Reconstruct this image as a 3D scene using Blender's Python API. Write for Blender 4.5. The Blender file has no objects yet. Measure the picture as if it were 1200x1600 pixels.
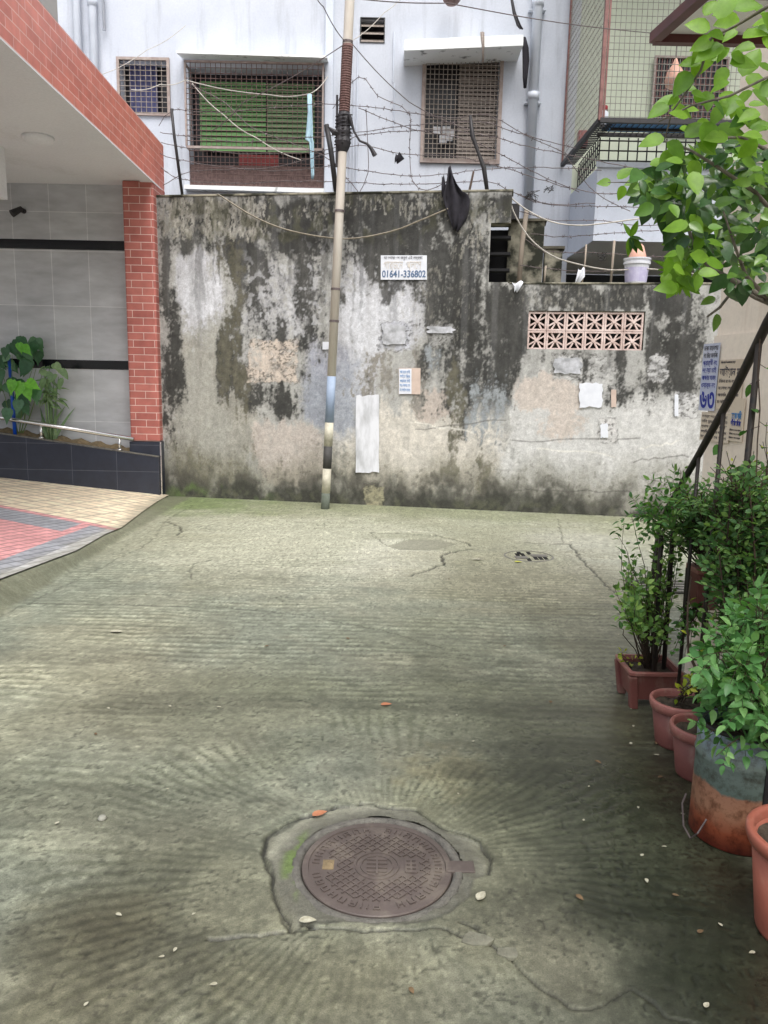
import bpy, math, random
import numpy as np
from mathutils import Vector, Matrix
random.seed(7)
SC = bpy.context.scene
COL = SC.collection
PI = math.pi

# ------------------------------------------------------------------ camera
H = 1.5
PITCH, ROLL, F = math.radians(9.6), math.radians(1.2), 1200.0
cp, sp = math.cos(PITCH), math.sin(PITCH)
FW = Vector((0, cp, -sp)); R0 = Vector((1, 0, 0)); U0 = Vector((0, sp, cp))
RT = R0*math.cos(ROLL) + U0*math.sin(ROLL)
UP = U0*math.cos(ROLL) - R0*math.sin(ROLL)
CAM = Vector((0, 0, H))
cd = bpy.data.cameras.new('camera')
cam = bpy.data.objects.new('camera', cd); COL.objects.link(cam)
cd.sensor_fit = 'VERTICAL'; cd.sensor_height = 24.0; cd.lens = 18.0
cd.clip_start = 0.05; cd.clip_end = 1000
m3 = Matrix((RT, UP, -FW)).transposed()
cam.matrix_world = Matrix.Translation(CAM) @ m3.to_4x4()
SC.camera = cam

# ------------------------------------------------------------------ light: bright overcast day
W = bpy.data.worlds.new('World'); SC.world = W; W.use_nodes = True
nt = W.node_tree; nt.nodes.clear()
sky = nt.nodes.new('ShaderNodeTexSky'); sky.sky_type = 'NISHITA'; sky.sun_disc = False
SUN_EL, SUN_ROT = math.radians(60), math.radians(165)
sky.sun_elevation = SUN_EL; sky.sun_rotation = SUN_ROT
sky.air_density = 1.0; sky.dust_density = 6.0; sky.ozone_density = 1.0
hs = nt.nodes.new('ShaderNodeHueSaturation'); hs.inputs['Saturation'].default_value = 0.35
bg = nt.nodes.new('ShaderNodeBackground'); bg.inputs[1].default_value = 0.15
wo = nt.nodes.new('ShaderNodeOutputWorld')
nt.links.new(sky.outputs[0], hs.inputs['Color']); nt.links.new(hs.outputs[0], bg.inputs[0]); nt.links.new(bg.outputs[0], wo.inputs[0])
sl = bpy.data.lights.new('sun', 'SUN'); sl.energy = 1.0; sl.angle = math.radians(40); sl.color = (1, 0.985, 0.96)
so = bpy.data.objects.new('sun', sl); COL.objects.link(so)
# Blender's Nishita sun_rotation turns clockwise from +Y
sdir = Vector((math.sin(SUN_ROT)*math.cos(SUN_EL), math.cos(SUN_ROT)*math.cos(SUN_EL), math.sin(SUN_EL)))
so.rotation_euler = sdir.to_track_quat('Z', 'Y').to_euler(); so.location = (0, -5, 20)
SC.view_settings.view_transform = 'Standard'; SC.view_settings.look = 'None'
SC.view_settings.exposure = 0.72; SC.view_settings.gamma = 1.0

# ------------------------------------------------------------------ measuring helpers
def ray(px, py):
    return (FW + RT*((px-600)/F) - UP*((py-800)/F))
def atY(px, py, Y):
    d = ray(px, py); return CAM + d*(Y/d.y)
def atG(px, py, z=0.0):
    d = ray(px, py); return CAM + d*((z-H)/d.z)
def atP(px, py, p0, n):
    d = ray(px, py); return CAM + d*((p0-CAM).dot(n)/d.dot(n))
# ------------------------------------------------------------------ noise on numpy arrays
def _h(ix, iy, s):
    a = (ix.astype(np.int64)*374761393 + iy.astype(np.int64)*668265263 + s*2147483647) & 0xffffffff
    a = ((a ^ (a >> 13))*1274126177) & 0xffffffff
    a = a ^ (a >> 16)
    return (a & 0xffff)/65535.0
def vn(x, y, s=0):
    xi = np.floor(x); yi = np.floor(y); fx = x-xi; fy = y-yi
    fx = fx*fx*(3-2*fx); fy = fy*fy*(3-2*fy)
    a = _h(xi, yi, s); b = _h(xi+1, yi, s); c = _h(xi, yi+1, s); d = _h(xi+1, yi+1, s)
    return (a*(1-fx)+b*fx)*(1-fy) + (c*(1-fx)+d*fx)*fy
def fbm(x, y, o=4, s=0):
    r = 0; am = .5; t = 0
    for i in range(o):
        r = r + am*vn(x*(2**i)+17.3*i, y*(2**i)-9.1*i, s+i*31); t += am; am *= .55
    return r/t
def sst(a, b, x):
    t = np.clip((x-a)/(b-a), 0, 1); return t*t*(3-2*t)
def lerp(a, b, t): return a + (b-a)*t
def mixc(C, col, m): return C*(1-m[..., None]) + np.asarray(col)*m[..., None]
def segdist(X, Y, pts):
    D = np.full(X.shape, 1e9)
    for (ax, ay), (bx, by) in zip(pts[:-1], pts[1:]):
        dx, dy = bx-ax, by-ay; L = dx*dx+dy*dy+1e-12
        t = np.clip(((X-ax)*dx+(Y-ay)*dy)/L, 0, 1)
        D = np.minimum(D, np.hypot(X-ax-t*dx, Y-ay-t*dy))
    return D
def inpoly(X, Y, pts):
    ins = np.zeros(X.shape, bool); n = len(pts)
    for i in range(n):
        x1, y1 = pts[i]; x2, y2 = pts[(i+1) % n]
        c = ((y1 > Y) != (y2 > Y)) & (X < (x2-x1)*(Y-y1)/(y2-y1+1e-12)+x1)
        ins ^= c
    return ins

# ------------------------------------------------------------------ mesh builder
class MB:
    def __init__(s): s.v = []; s.f = []; s.m = []; s.uv = []; s.cm = 0
    def add(s, vs, fs, uvs=None):
        o = len(s.v); s.v += [tuple(v) for v in vs]
        for i, f in enumerate(fs):
            s.f.append([o+k for k in f]); s.m.append(s.cm); s.uv.append(uvs[i] if uvs else None)
    def quad(s, a, b, c, d): s.add([a, b, c, d], [(0, 1, 2, 3)])
    def hexa(s, p):   # p: 8 points, bottom 4 ccw then top 4
        s.add(p, [(0, 3, 2, 1), (4, 5, 6, 7), (0, 1, 5, 4), (1, 2, 6, 5), (2, 3, 7, 6), (3, 0, 4, 7)])
    def box(s, x0, x1, y0, y1, z0, z1):
        s.hexa([(x0, y0, z0), (x1, y0, z0), (x1, y1, z0), (x0, y1, z0), (x0, y0, z1), (x1, y0, z1), (x1, y1, z1), (x0, y1, z1)])
    def slab(s, a, b, n, w, t):  # bar from a to b; n = thickness direction; w across
        a = Vector(a); b = Vector(b); n = Vector(n).normalized(); d = (b-a).normalized(); q = d.cross(n).normalized()*w/2; n = n*t/2
        s.hexa([a-q-n, a+q-n, b+q-n, b-q-n, a-q+n, a+q+n, b+q+n, b-q+n])
    def tube(s, pts, r, n=6, cap=True):
        pts = [Vector(p) for p in pts]; k = len(pts)
        rr = r if isinstance(r, (list, tuple)) else [r]*k
        o = len(s.v); up = Vector((0, 0, 1)); prev = None
        for i, p in enumerate(pts):
            d = (pts[min(i+1, k-1)]-pts[max(i-1, 0)])
            if d.length < 1e-9: d = Vector((0, 0, 1))
            d.normalize()
            if prev is None:
                a = d.cross(up if abs(d.z) < .9 else Vector((1, 0, 0))).normalized()
            else:
                a = (prev - d*prev.dot(d)); a = a.normalized() if a.length > 1e-6 else d.orthogonal().normalized()
            prev = a; b = d.cross(a)
            for j in range(n):
                t = 2*PI*j/n; s.v.append(tuple(p + (a*math.cos(t)+b*math.sin(t))*rr[i]))
        for i in range(k-1):
            for j in range(n):
                j2 = (j+1) % n
                s.f.append([o+i*n+j, o+i*n+j2, o+(i+1)*n+j2, o+(i+1)*n+j]); s.m.append(s.cm); s.uv.append(None)
        if cap:
            s.f.append([o+j for j in range(n)][::-1]); s.m.append(s.cm); s.uv.append(None)
            s.f.append([o+(k-1)*n+j for j in range(n)]); s.m.append(s.cm); s.uv.append(None)
    def lathe(s, c, prof, n=40, sx=1, sy=1, wob=0):
        o = len(s.v); k = len(prof)
        for r, z in prof:
            for j in range(n):
                t = 2*PI*j/n; rr = r*(1+wob*math.sin(3*t+z*9))
                s.v.append((c[0]+rr*math.cos(t)*sx, c[1]+rr*math.sin(t)*sy, c[2]+z))
        for i in range(k-1):
            for j in range(n):
                j2 = (j+1) % n
                s.f.append([o+i*n+j, o+i*n+j2, o+(i+1)*n+j2, o+(i+1)*n+j]); s.m.append(s.cm); s.uv.append(None)
        s.f.append([o+j for j in range(n)][::-1]); s.m.append(s.cm); s.uv.append(None)
        s.f.append([o+(k-1)*n+j for j in range(n)]); s.m.append(s.cm); s.uv.append(None)
    def prism(s, poly, ax, p0, p1):  # poly in local 2d given as 3D pts; extrude by vector
        a = [Vector(p) for p in poly]; e = Vector(ax); n = len(a)
        vs = a + [p+e for p in a]
        fs = [tuple(range(n)), tuple(range(2*n-1, n-1, -1))] + [(i, i+n, (i+1) % n+n, (i+1) % n) for i in range(n)]
        s.add(vs, fs)
    def leaf(s, p, d, n, L, w, fold=.18, droop=.15, kind=0):
        p = Vector(p); d = Vector(d).normalized(); n = Vector(n)
        q = d.cross(n)
        if q.length < 1e-5: q = d.orthogonal()
        q.normalize(); n = q.cross(d).normalized()
        if kind == 0: T = [0, .3, .65, 1]; WW = [0, .92, .8, 0]
        elif kind == 1: T = [0, .1, .3, .55, .8, 1]; WW = [0, .62, 1, .93, .52, 0]
        elif kind == 2: T = [0, .06, .25, .5, .75, 1]; WW = [.3, .9, 1, .72, .26, 0]   # heart shaped, long tip
        else: T = [0, .25, .5, .75, 1]; WW = [.5, 1, .9, .6, 0]
        o = len(s.v); k = len(T)
        for t, ww in zip(T, WW):
            c = p + d*(L*t) - n*(droop*L*t*t)
            if kind == 2 and t == 0: c2 = p - d*L*.08
            else: c2 = c
            e = w/2*ww
            s.v.append(tuple(c)); s.v.append(tuple(c2-q*e+n*e*fold*2)); s.v.append(tuple(c2+q*e+n*e*fold*2))
        for i in range(k-1):
            a = o+3*i
            s.f.append([a, a+3, a+4, a+1]); s.f.append([a, a+2, a+5, a+3])
            s.m += [s.cm, s.cm]; s.uv += [None, None]
    def build(s, name, mats, parent=None, smooth=False, bevel=0, solid=0, base=None):
        mats = mats if isinstance(mats, (list, tuple)) else [mats]
        V = np.array(s.v, dtype=float)
        if parent is not None: org = Vector(parent['_o'])
        elif base is not None: org = Vector(base)
        else:
            lo, hi = V.min(0), V.max(0); org = Vector(((lo[0]+hi[0])/2, (lo[1]+hi[1])/2, lo[2]))
        me = bpy.data.meshes.new(name)
        me.from_pydata([tuple(v-np.array(org)) for v in V], [], s.f)
        for m in mats: me.materials.append(m)
        me.polygons.foreach_set('material_index', s.m)
        if smooth: me.polygons.foreach_set('use_smooth', [True]*len(me.polygons))
        ul = me.uv_layers.new(name='UVMap')
        # box projection in metres
        uvd = np.zeros((len(me.loops), 2)); li = 0
        for pi, p in enumerate(me.polygons):
            n = p.normal; ax = max(range(3), key=lambda i: abs(n[i]))
            cu = s.uv[pi]
            for j, vi in enumerate(p.vertices):
                if cu: uvd[p.loop_start+j] = cu[j]
                else:
                    x, y, z = V[vi]
                    uvd[p.loop_start+j] = (y, z) if ax == 0 else (x, z) if ax == 1 else (x, y)
        ul.data.foreach_set('uv', uvd.ravel())
        me.validate(clean_customdata=False)
        o = bpy.data.objects.new(name, me); COL.objects.link(o)
        o['_o'] = tuple(org)
        if parent is not None: o.parent = parent
        else: o.location = org
        if bevel:
            b = o.modifiers.new('b', 'BEVEL'); b.width = bevel; b.segments = 2; b.limit_method = 'ANGLE'
        if solid:
            b = o.modifiers.new('s', 'SOLIDIFY'); b.thickness = solid
        return o
def thing(name, label, cat, loc, group=None):
    o = bpy.data.objects.new(name, None); COL.objects.link(o); o.location = loc; o['_o'] = tuple(loc)
    o['label'] = label; o['category'] = cat
    if group: o['group'] = group
    o.empty_display_size = .1
    return o
def tag(o, label, cat, group=None):
    o['label'] = label; o['category'] = cat
    if group: o['group'] = group
    return o
def struct(o): o['kind'] = 'structure'; return o

def grid_mesh(name, P, C, extra=None, mat=None, keep=None, base=(0, 0, 0), flip=False):
    """P (r,c,3), C (r,c,3) linear colours -> one mesh with a colour attribute"""
    r, c, _ = P.shape
    idx = np.arange(r*c).reshape(r, c)
    q = np.stack([idx[:-1, :-1], idx[:-1, 1:], idx[1:, 1:], idx[1:, :-1]], -1).reshape(-1, 4)
    if keep is not None: q = q[keep[:-1, :-1].ravel()]
    if flip: q = q[:, ::-1]
    me = bpy.data.meshes.new(name)
    V = (P.reshape(-1, 3)-np.array(base)).astype(np.float32)
    me.vertices.add(len(V)); me.vertices.foreach_set('co', V.ravel())
    me.loops.add(q.size); me.loops.foreach_set('vertex_index', q.ravel().astype(np.int32))
    me.polygons.add(len(q)); me.polygons.foreach_set('loop_start', (np.arange(len(q))*4).astype(np.int32))
    me.polygons.foreach_set('use_smooth', np.ones(len(q), bool))
    me.update(calc_edges=True)
    at = me.color_attributes.new('Paint', 'FLOAT_COLOR', 'POINT')
    cc = np.ones((r*c, 4), np.float32); cc[:, :3] = np.clip(C, 0, 1).reshape(-1, 3)
    at.data.foreach_set('color', cc.ravel())
    if extra is not None:
        a2 = me.attributes.new('Wet', 'FLOAT', 'POINT'); a2.data.foreach_set('value', extra.ravel().astype(np.float32))
    me.materials.append(mat)
    o = bpy.data.objects.new(name, me); COL.objects.link(o); o.location = base; o['_o'] = tuple(base)
    return o

# ------------------------------------------------------------------ materials
def mk(name):
    m = bpy.data.materials.new(name); m.use_nodes = True; t = m.node_tree; t.nodes.clear()
    out = t.nodes.new('ShaderNodeOutputMaterial'); b = t.nodes.new('ShaderNodeBsdfPrincipled')
    t.links.new(b.outputs[0], out.inputs[0])
    return m, t, b, out
def ramp(t, fac, stops):
    r = t.nodes.new('ShaderNodeValToRGB'); e = r.color_ramp.elements
    while len(e) < len(stops): e.new(.5)
    for i, (p, c) in enumerate(stops): e[i].position = p; e[i].color = (*c, 1)
    t.links.new(fac, r.inputs[0]); return r.outputs[0]
def noise(t, scale, detail=5, rough=.6, vec=None, stretch=None):
    tc = t.nodes.new('ShaderNodeTexCoord'); n = t.nodes.new('ShaderNodeTexNoise')
    n.inputs['Scale'].default_value = scale; n.inputs['Detail'].default_value = detail; n.inputs['Roughness'].default_value = rough
    src = vec or tc.outputs['Object']
    if stretch:
        mp = t.nodes.new('ShaderNodeMapping'); mp.inputs['Scale'].default_value = stretch; t.links.new(src, mp.inputs[0]); src = mp.outputs[0]
    t.links.new(src, n.inputs['Vector']); return n.outputs[0]
def bump(t, b, h, st=.3, dist=.01):
    n = t.nodes.new('ShaderNodeBump'); n.inputs['Strength'].default_value = st; n.inputs['Distance'].default_value = dist
    t.links.new(h, n.inputs['Height']); t.links.new(n.outputs[0], b.inputs['Normal']); return n
def S(*c): # sRGB 0..255 -> linear
    return tuple(((x/255)/12.92 if x/255 <= .04045 else ((x/255+.055)/1.055)**2.4) for x in c)
def mat(name, col, col2=None, rough=.7, scale=6, metal=0, bs=.15, bd=.005, stretch=None, spec=None, detail=6, lo=.3, hi=.7, fine=0):
    m, t, b, out = mk(name)
    col2 = col2 or tuple(c*.75 for c in col)
    n = noise(t, scale, detail, .6, stretch=stretch)
    c = ramp(t, n, [(lo, col2), (hi, col)])
    t.links.new(c, b.inputs['Base Color']); b.inputs['Roughness'].default_value = rough; b.inputs['Metallic'].default_value = metal
    if bs: bump(t, b, noise(t, scale*5, 4, .6), bs, bd)
    return m
def stainmat(name, col, dark, stain, rough=.8, vs=(2.2, 2.2, .22), amt=.6, thr=.56, bs=.06):
    m, t, b, out = mk(name)
    c = ramp(t, noise(t, 1.1, 8, .65), [(.3, dark), (.7, col)])
    st = ramp(t, noise(t, 1.6, 9, .7, stretch=vs), [(thr, (0, 0, 0)), (thr+.16, (amt,)*3)])
    mx = t.nodes.new('ShaderNodeMix'); mx.data_type = 'RGBA'; t.links.new(st, mx.inputs[0]); t.links.new(c, mx.inputs[6]); mx.inputs[7].default_value = (*stain, 1)
    f = ramp(t, noise(t, 40, 6, .7), [(.3, (.93,)*3), (.7, (1.05,)*3)])
    mu = t.nodes.new('ShaderNodeMix'); mu.data_type = 'RGBA'; mu.blend_type = 'MULTIPLY'; mu.inputs[0].default_value = 1
    t.links.new(mx.outputs[2], mu.inputs[6]); t.links.new(f, mu.inputs[7]); t.links.new(mu.outputs[2], b.inputs['Base Color'])
    b.inputs['Roughness'].default_value = rough; bump(t, b, noise(t, 30, 6, .7), bs, .006); return m
def leafmat(name, c1, c2, c3, trans=.3, rough=.42):
    m, t, b, out = mk(name)
    g = t.nodes.new('ShaderNodeNewGeometry')
    c = ramp(t, g.outputs['Random Per Island'], [(0, c1), (.55, c2), (1, c3)])
    nv = ramp(t, noise(t, 28, 5, .65), [(.3, (.72, .74, .7)), (.7, (1.2, 1.18, 1.25))]); mv = t.nodes.new('ShaderNodeMix'); mv.data_type = 'RGBA'; mv.blend_type = 'MULTIPLY'; mv.inputs[0].default_value = 1
    t.links.new(c, mv.inputs[6]); t.links.new(nv, mv.inputs[7]); c = mv.outputs[2]
    bump(t, b, noise(t, 60, 4), .25, .003)
    t.links.new(c, b.inputs['Base Color']); b.inputs['Roughness'].default_value = rough
    tr = t.nodes.new('ShaderNodeBsdfTranslucent'); mx = t.nodes.new('ShaderNodeMixShader'); mx.inputs[0].default_value = trans
    mu = t.nodes.new('ShaderNodeMix'); mu.data_type = 'RGBA'; mu.blend_type = 'MULTIPLY'; mu.inputs[0].default_value = 1
    t.links.new(c, mu.inputs[6]); mu.inputs[7].default_value = (1.35, 1.45, .5, 1)
    t.links.new(mu.outputs[2], tr.inputs[0]); t.links.new(b.outputs[0], mx.inputs[1]); t.links.new(tr.outputs[0], mx.inputs[2])
    t.links.new(mx.outputs[0], out.inputs[0]); return m
def brickmat(name, c1, c2, mortar, bw, bh, ms, rough=.55, offset=.5, bias=0, var=(.9, 1.1), bumpd=.004):
    m, t, b, out = mk(name)
    uv = t.nodes.new('ShaderNodeUVMap'); uv.uv_map = 'UVMap'
    br = t.nodes.new('ShaderNodeTexBrick'); br.offset = offset; br.squash = 1
    br.inputs['Color1'].default_value = (*c1, 1); br.inputs['Color2'].default_value = (*c2, 1); br.inputs['Mortar'].default_value = (*mortar, 1)
    br.inputs['Scale'].default_value = 1; br.inputs['Mortar Size'].default_value = ms; br.inputs['Mortar Smooth'].default_value = .1
    br.inputs['Brick Width'].default_value = bw; br.inputs['Row Height'].default_value = bh; br.inputs['Bias'].default_value = bias
    t.links.new(uv.outputs[0], br.inputs['Vector'])
    n = noise(t, 7, 6); r = ramp(t, n, [(.3, (var[0],)*3), (.7, (var[1],)*3)])
    mu = t.nodes.new('ShaderNodeMix'); mu.data_type = 'RGBA'; mu.blend_type = 'MULTIPLY'; mu.inputs[0].default_value = 1
    t.links.new(br.outputs[0], mu.inputs[6]); t.links.new(r, mu.inputs[7]); t.links.new(mu.outputs[2], b.inputs['Base Color'])
    b.inputs['Roughness'].default_value = rough
    inv = t.nodes.new('ShaderNodeMath'); inv.operation = 'SUBTRACT'; inv.inputs[0].default_value = 1
    t.links.new(br.outputs[1], inv.inputs[1]); bump(t, b, inv.outputs[0], .5, bumpd)
    return m, t, b, br
def paintmat(name, rough=.85, wet=False):
    m, t, b, out = mk(name)
    a = t.nodes.new('ShaderNodeVertexColor'); a.layer_name = 'Paint'
    n = noise(t, 60, 6, .7); r = ramp(t, n, [(.25, (.72,)*3), (.75, (1.25,)*3)])
    mu = t.nodes.new('ShaderNodeMix'); mu.data_type = 'RGBA'; mu.blend_type = 'MULTIPLY'; mu.inputs[0].default_value = 1
    t.links.new(a.outputs[0], mu.inputs[6]); t.links.new(r, mu.inputs[7])
    r2 = ramp(t, noise(t, 230, 4, .8), [(.32, (.62,)*3), (.5, (1,)*3), (.72, (1.35,)*3)]); m2 = t.nodes.new('ShaderNodeMix'); m2.data_type = 'RGBA'; m2.blend_type = 'MULTIPLY'; m2.inputs[0].default_value = 1 if wet else .6
    t.links.new(mu.outputs[2], m2.inputs[6]); t.links.new(r2, m2.inputs[7]); t.links.new(m2.outputs[2], b.inputs['Base Color'])
    b.inputs['Roughness'].default_value = rough
    bump(t, b, noise(t, 110, 8, .8), .25 if wet else .5, .004)
    if wet:
        w = t.nodes.new('ShaderNodeAttribute'); w.attribute_name = 'Wet'
        mr = t.nodes.new('ShaderNodeMapRange'); t.links.new(w.outputs['Fac'], mr.inputs[0]); mr.inputs[3].default_value = .75; mr.inputs[4].default_value = .20
        t.links.new(mr.outputs[0], b.inputs['Roughness'])
    return m
M = {}
M['wallpaint'] = paintmat('grimy_plaster', .88)
M['groundpaint'] = paintmat('wet_concrete', .7, True)
M['dirt'] = mat('dirt_ground', S(120, 115, 100), rough=.9, scale=3)
M['masonry'] = mat('old_masonry', S(110, 105, 90), S(40, 40, 34), rough=.9, scale=5, bs=.4)
M['mossy_masonry'] = mat('mossy_masonry', S(150, 146, 130), S(38, 40, 30), rough=.92, scale=4.5, bs=.5, lo=.42, hi=.62)
M['black_gap'] = mat('niche_shade', (.012, .012, .014), rough=.95, bs=0)  # near-black colour carries the shade inside the wall niche
M['blue'] = stainmat('pale_blue_paint', S(198, 203, 212), S(180, 186, 197), S(142, 146, 154), amt=.55, thr=.52)
M['blue2'] = stainmat('pale_blue_white', S(206, 213, 224), S(192, 199, 212), S(152, 156, 164), amt=.5, thr=.54)
M['bluepipe'] = mat('pale_blue_pipe', S(204, 210, 220), S(186, 193, 204), rough=.5, scale=3, bs=0)
M['shade_wall'] = mat('charcoal_shade', S(52, 54, 58), S(30, 31, 34), rough=.85, scale=2)  # charcoal that puts the shade behind the boundary wall into colour
M['greybuilding'] = mat('far_grey_wall', S(150, 148, 146), rough=.9, scale=1)
M['green_in'] = mat('pale_green_paint', S(196, 202, 184), S(180, 188, 168), rough=.8, scale=1.5, bs=.03)
M['whitestain'] = mat('stained_white_concrete', S(236, 239, 240), S(110, 114, 114), rough=.8, scale=7, stretch=(1, 1, .3), lo=.30, hi=.42)
M['rustbar'] = mat('rusty_brown_paint', S(120, 98, 94), S(84, 64, 60), rough=.7, scale=20, bs=.1)
M['rustframe'] = mat('rusty_frame', S(164, 152, 146), S(136, 120, 114), rough=.7, scale=14, bs=.1)
M['greygrille'] = mat('grey_beige_grille', S(168, 160, 152), S(120, 108, 98), rough=.6, scale=20, bs=0)
M['cagewire'] = mat('galvanised_wire', S(156, 158, 150), S(112, 108, 100), rough=.5, metal=.3, scale=20, bs=0)
M['cageframe'] = mat('cage_frame_brown', S(140, 98, 92), S(100, 66, 62), rough=.6, scale=12, bs=0)
M['darkiron'] = mat('dark_iron', S(46, 44, 46), S(28, 26, 28), rough=.55, scale=15, bs=.05)
M['brownsteel'] = mat('brown_red_steel', S(92, 40, 38), S(66, 26, 26), rough=.45, scale=8, bs=.03)
M['glassdark'] = mat('dark_room', S(28, 26, 32), S(14, 13, 18), rough=.3, scale=3, bs=0)
M['cloth_blue'] = mat('blue_grey_curtain', S(84, 86, 124), S(56, 58, 88), rough=.9, scale=6, bs=.2, stretch=(6, 1, .6))
M['green_curtain'] = mat('green_curtain', S(112, 158, 98), S(80, 120, 74), rough=.85, scale=5, bs=.2, stretch=(1, 1, 8))
M['green_curtain2'] = mat('green_curtain_faded', S(118, 148, 106), S(84, 110, 78), rough=.85, scale=5, bs=.2, stretch=(1, 1, 8))
M['shutter'] = mat('beige_shutter', S(156, 146, 138), S(118, 108, 102), rough=.7, scale=5, bs=.1, stretch=(1, 1, 9))
M['creamwall'] = stainmat('cream_paint', S(246, 237, 224), S(236, 224, 208), S(180, 160, 136), amt=.5, thr=.54)
M['creamstain'] = mat('cream_stained', S(200, 180, 150), S(150, 128, 100), rough=.8, scale=5, stretch=(1, 1, .4))
M['brick'], _, _, _ = brickmat('red_tile_brick', S(180, 108, 98), S(160, 90, 82), S(216, 192, 184), .26, .0885, .0035, var=(.82, 1.14))
M['bricklit'], _, _, _ = brickmat('sunlit_tile_brick', S(220, 134, 118), S(204, 118, 104), S(234, 190, 180), .26, .0885, .0038, rough=.4, var=(.86, 1.12))  # pillar brick lightened: sunlight on the fascia put into its colour
M['greytile'], t_, b_, br_ = brickmat('grey_wall_tile', S(192, 195, 199), S(184, 187, 192), S(222, 224, 226), .46, .66, .004, rough=.3, offset=0, var=(.78, 1.12))
for nd in t_.nodes:
    if nd.type == 'TEX_NOISE':
        nd.inputs['Scale'].default_value = 2.2; nd.inputs['Detail'].default_value = 9
        mp = t_.nodes.new('ShaderNodeMapping'); mp.inputs['Scale'].default_value = (1, 1, 3.2)
        tc_ = t_.nodes.new('ShaderNodeTexCoord'); t_.links.new(tc_.outputs['Object'], mp.inputs[0]); t_.links.new(mp.outputs[0], nd.inputs['Vector'])
M['blacktile'], _, _, _ = brickmat('black_wall_tile', S(40, 45, 58), S(36, 41, 54), S(84, 88, 98), .56, .33, .0025, rough=.32, offset=0, var=(.85, 1.2))
M['blackband'] = mat('black_glossy_band', S(16, 18, 26), rough=.2, scale=3, bs=0)
M['soffit'] = stainmat('white_soffit', S(232, 234, 238), S(224, 225, 230), S(176, 172, 168), vs=(.8, .5, 1), amt=.35, thr=.56, bs=.02)
M['chip'] = mat('concrete_chip', S(132, 132, 116), S(98, 98, 86), rough=.8, scale=30, bs=.6)
M['steel'] = mat('stainless_steel', (.72, .72, .72), (.6, .6, .6), rough=.22, metal=1, scale=8, bs=0)
M['soil'] = mat('dark_soil', S(92, 82, 70), S(52, 46, 38), rough=.95, scale=25, bs=.8, bd=.01)
M['drysoil'] = mat('dry_soil', S(150, 132, 100), S(96, 84, 64), rough=.95, scale=20, bs=.8, bd=.01)
M['bluepvc'] = mat('blue_plastic', S(20, 80, 190), rough=.35, bs=0)
M['terracotta'] = stainmat('terracotta_plastic', S(130, 80, 74), S(104, 60, 56), S(150, 130, 116), rough=.55, vs=(7, 7, 2.5), amt=.5, thr=.52, bs=.1)
M['terra_rim'] = stainmat('terracotta_plastic_worn', S(168, 112, 104), S(140, 88, 82), S(176, 152, 138), rough=.5, vs=(9, 9, 9), amt=.5, thr=.54, bs=.1)
M['terra_orange'] = stainmat('orange_terracotta_plastic', S(172, 104, 86), S(146, 82, 68), S(160, 130, 112), rough=.45, vs=(7, 7, 3), amt=.45, thr=.54, bs=.08)
M['barkgrey'] = mat('grey_bark', S(136, 130, 120), S(86, 80, 72), rough=.85, scale=30, bs=.4)
M['stem'] = mat('brown_stem', S(84, 68, 56), S(48, 38, 32), rough=.85, scale=30, bs=.3)
M['greenstem'] = mat('green_stem', S(110, 138, 70), rough=.6, scale=20, bs=0)
M['blackrail'] = mat('black_painted_steel', S(26, 25, 27), S(42, 36, 32), rough=.6, scale=25, bs=.05, lo=.6, hi=.4)
M['wire'] = mat('barbed_wire_steel', S(120, 112, 112), S(84, 72, 72), rough=.6, metal=.4, scale=30, bs=0)
M['wirelight'] = mat('pale_cable', S(200, 196, 188), S(160, 154, 146), rough=.6, scale=20, bs=0)
M['cable'] = mat('grey_cable', S(150, 142, 126), S(112, 104, 90), rough=.7, scale=20, bs=0)
M['blackcloth'] = mat('black_cloth', S(46, 44, 52), S(26, 24, 30), rough=.95, scale=14, bs=.3)
M['paper'] = mat('white_paper', S(226, 229, 236), S(206, 210, 218), rough=.8, scale=8, bs=.1)
M['paperfade'] = mat('faded_white_paper', S(216, 218, 224), S(176, 178, 182), rough=.85, scale=7, bs=.2, lo=.35, hi=.55, stretch=(1, 1, .3))
M['papergrey'] = mat('weathered_paper', S(196, 198, 204), S(140, 142, 144), rough=.85, scale=9, bs=.2, lo=.35, hi=.6)
M['paperblue'] = mat('blue_print_paper', S(204, 208, 222), S(178, 188, 214), rough=.8, scale=12, bs=.05)
M['papercream'] = mat('cream_paper', S(220, 208, 190), S(206, 192, 172), rough=.8, scale=6, bs=.05)
M['peach'] = mat('peach_paper', S(208, 190, 178), S(184, 164, 152), rough=.85, scale=9)
M['inkblue'] = mat('blue_ink', S(50, 62, 160), rough=.8, bs=0)
M['inkgrey'] = mat('faded_ink', S(86, 84, 90), rough=.8, bs=0)
M['inkpale'] = mat('pale_ink', S(218, 212, 204), rough=.8, bs=0)
M['inkphone'] = mat('phone_ink', S(92, 116, 150), rough=.8, bs=0)
M['inkcyan'] = mat('cyan_ink', S(80, 140, 200), rough=.8, bs=0)
M['polecream'] = mat('cream_pole_paint', S(208, 203, 194), S(184, 175, 164), rough=.7, scale=6, stretch=(1, 1, .3))
M['polewhite'] = mat('white_pole_paint', S(212, 208, 190), S(150, 146, 130), rough=.7, scale=9)
M['poleblack'] = mat('black_pole_paint', S(74, 72, 70), S(50, 50, 50), rough=.7, scale=9)
M['polegrey'] = mat('grey_green_pole_paint', S(108, 114, 106), S(84, 92, 80), rough=.8, scale=9)
M['poleblue'] = mat('blue_grey_pole_paint', S(152, 168, 190), S(130, 146, 170), rough=.7, scale=6)
M['rope'] = mat('brown_rope_wrap', S(118, 90, 86), S(84, 62, 58), rough=.9, scale=40, bs=.4)
M['tape'] = mat('black_tape', S(50, 48, 52), S(28, 26, 30), rough=.6, scale=20, bs=.4)
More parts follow.
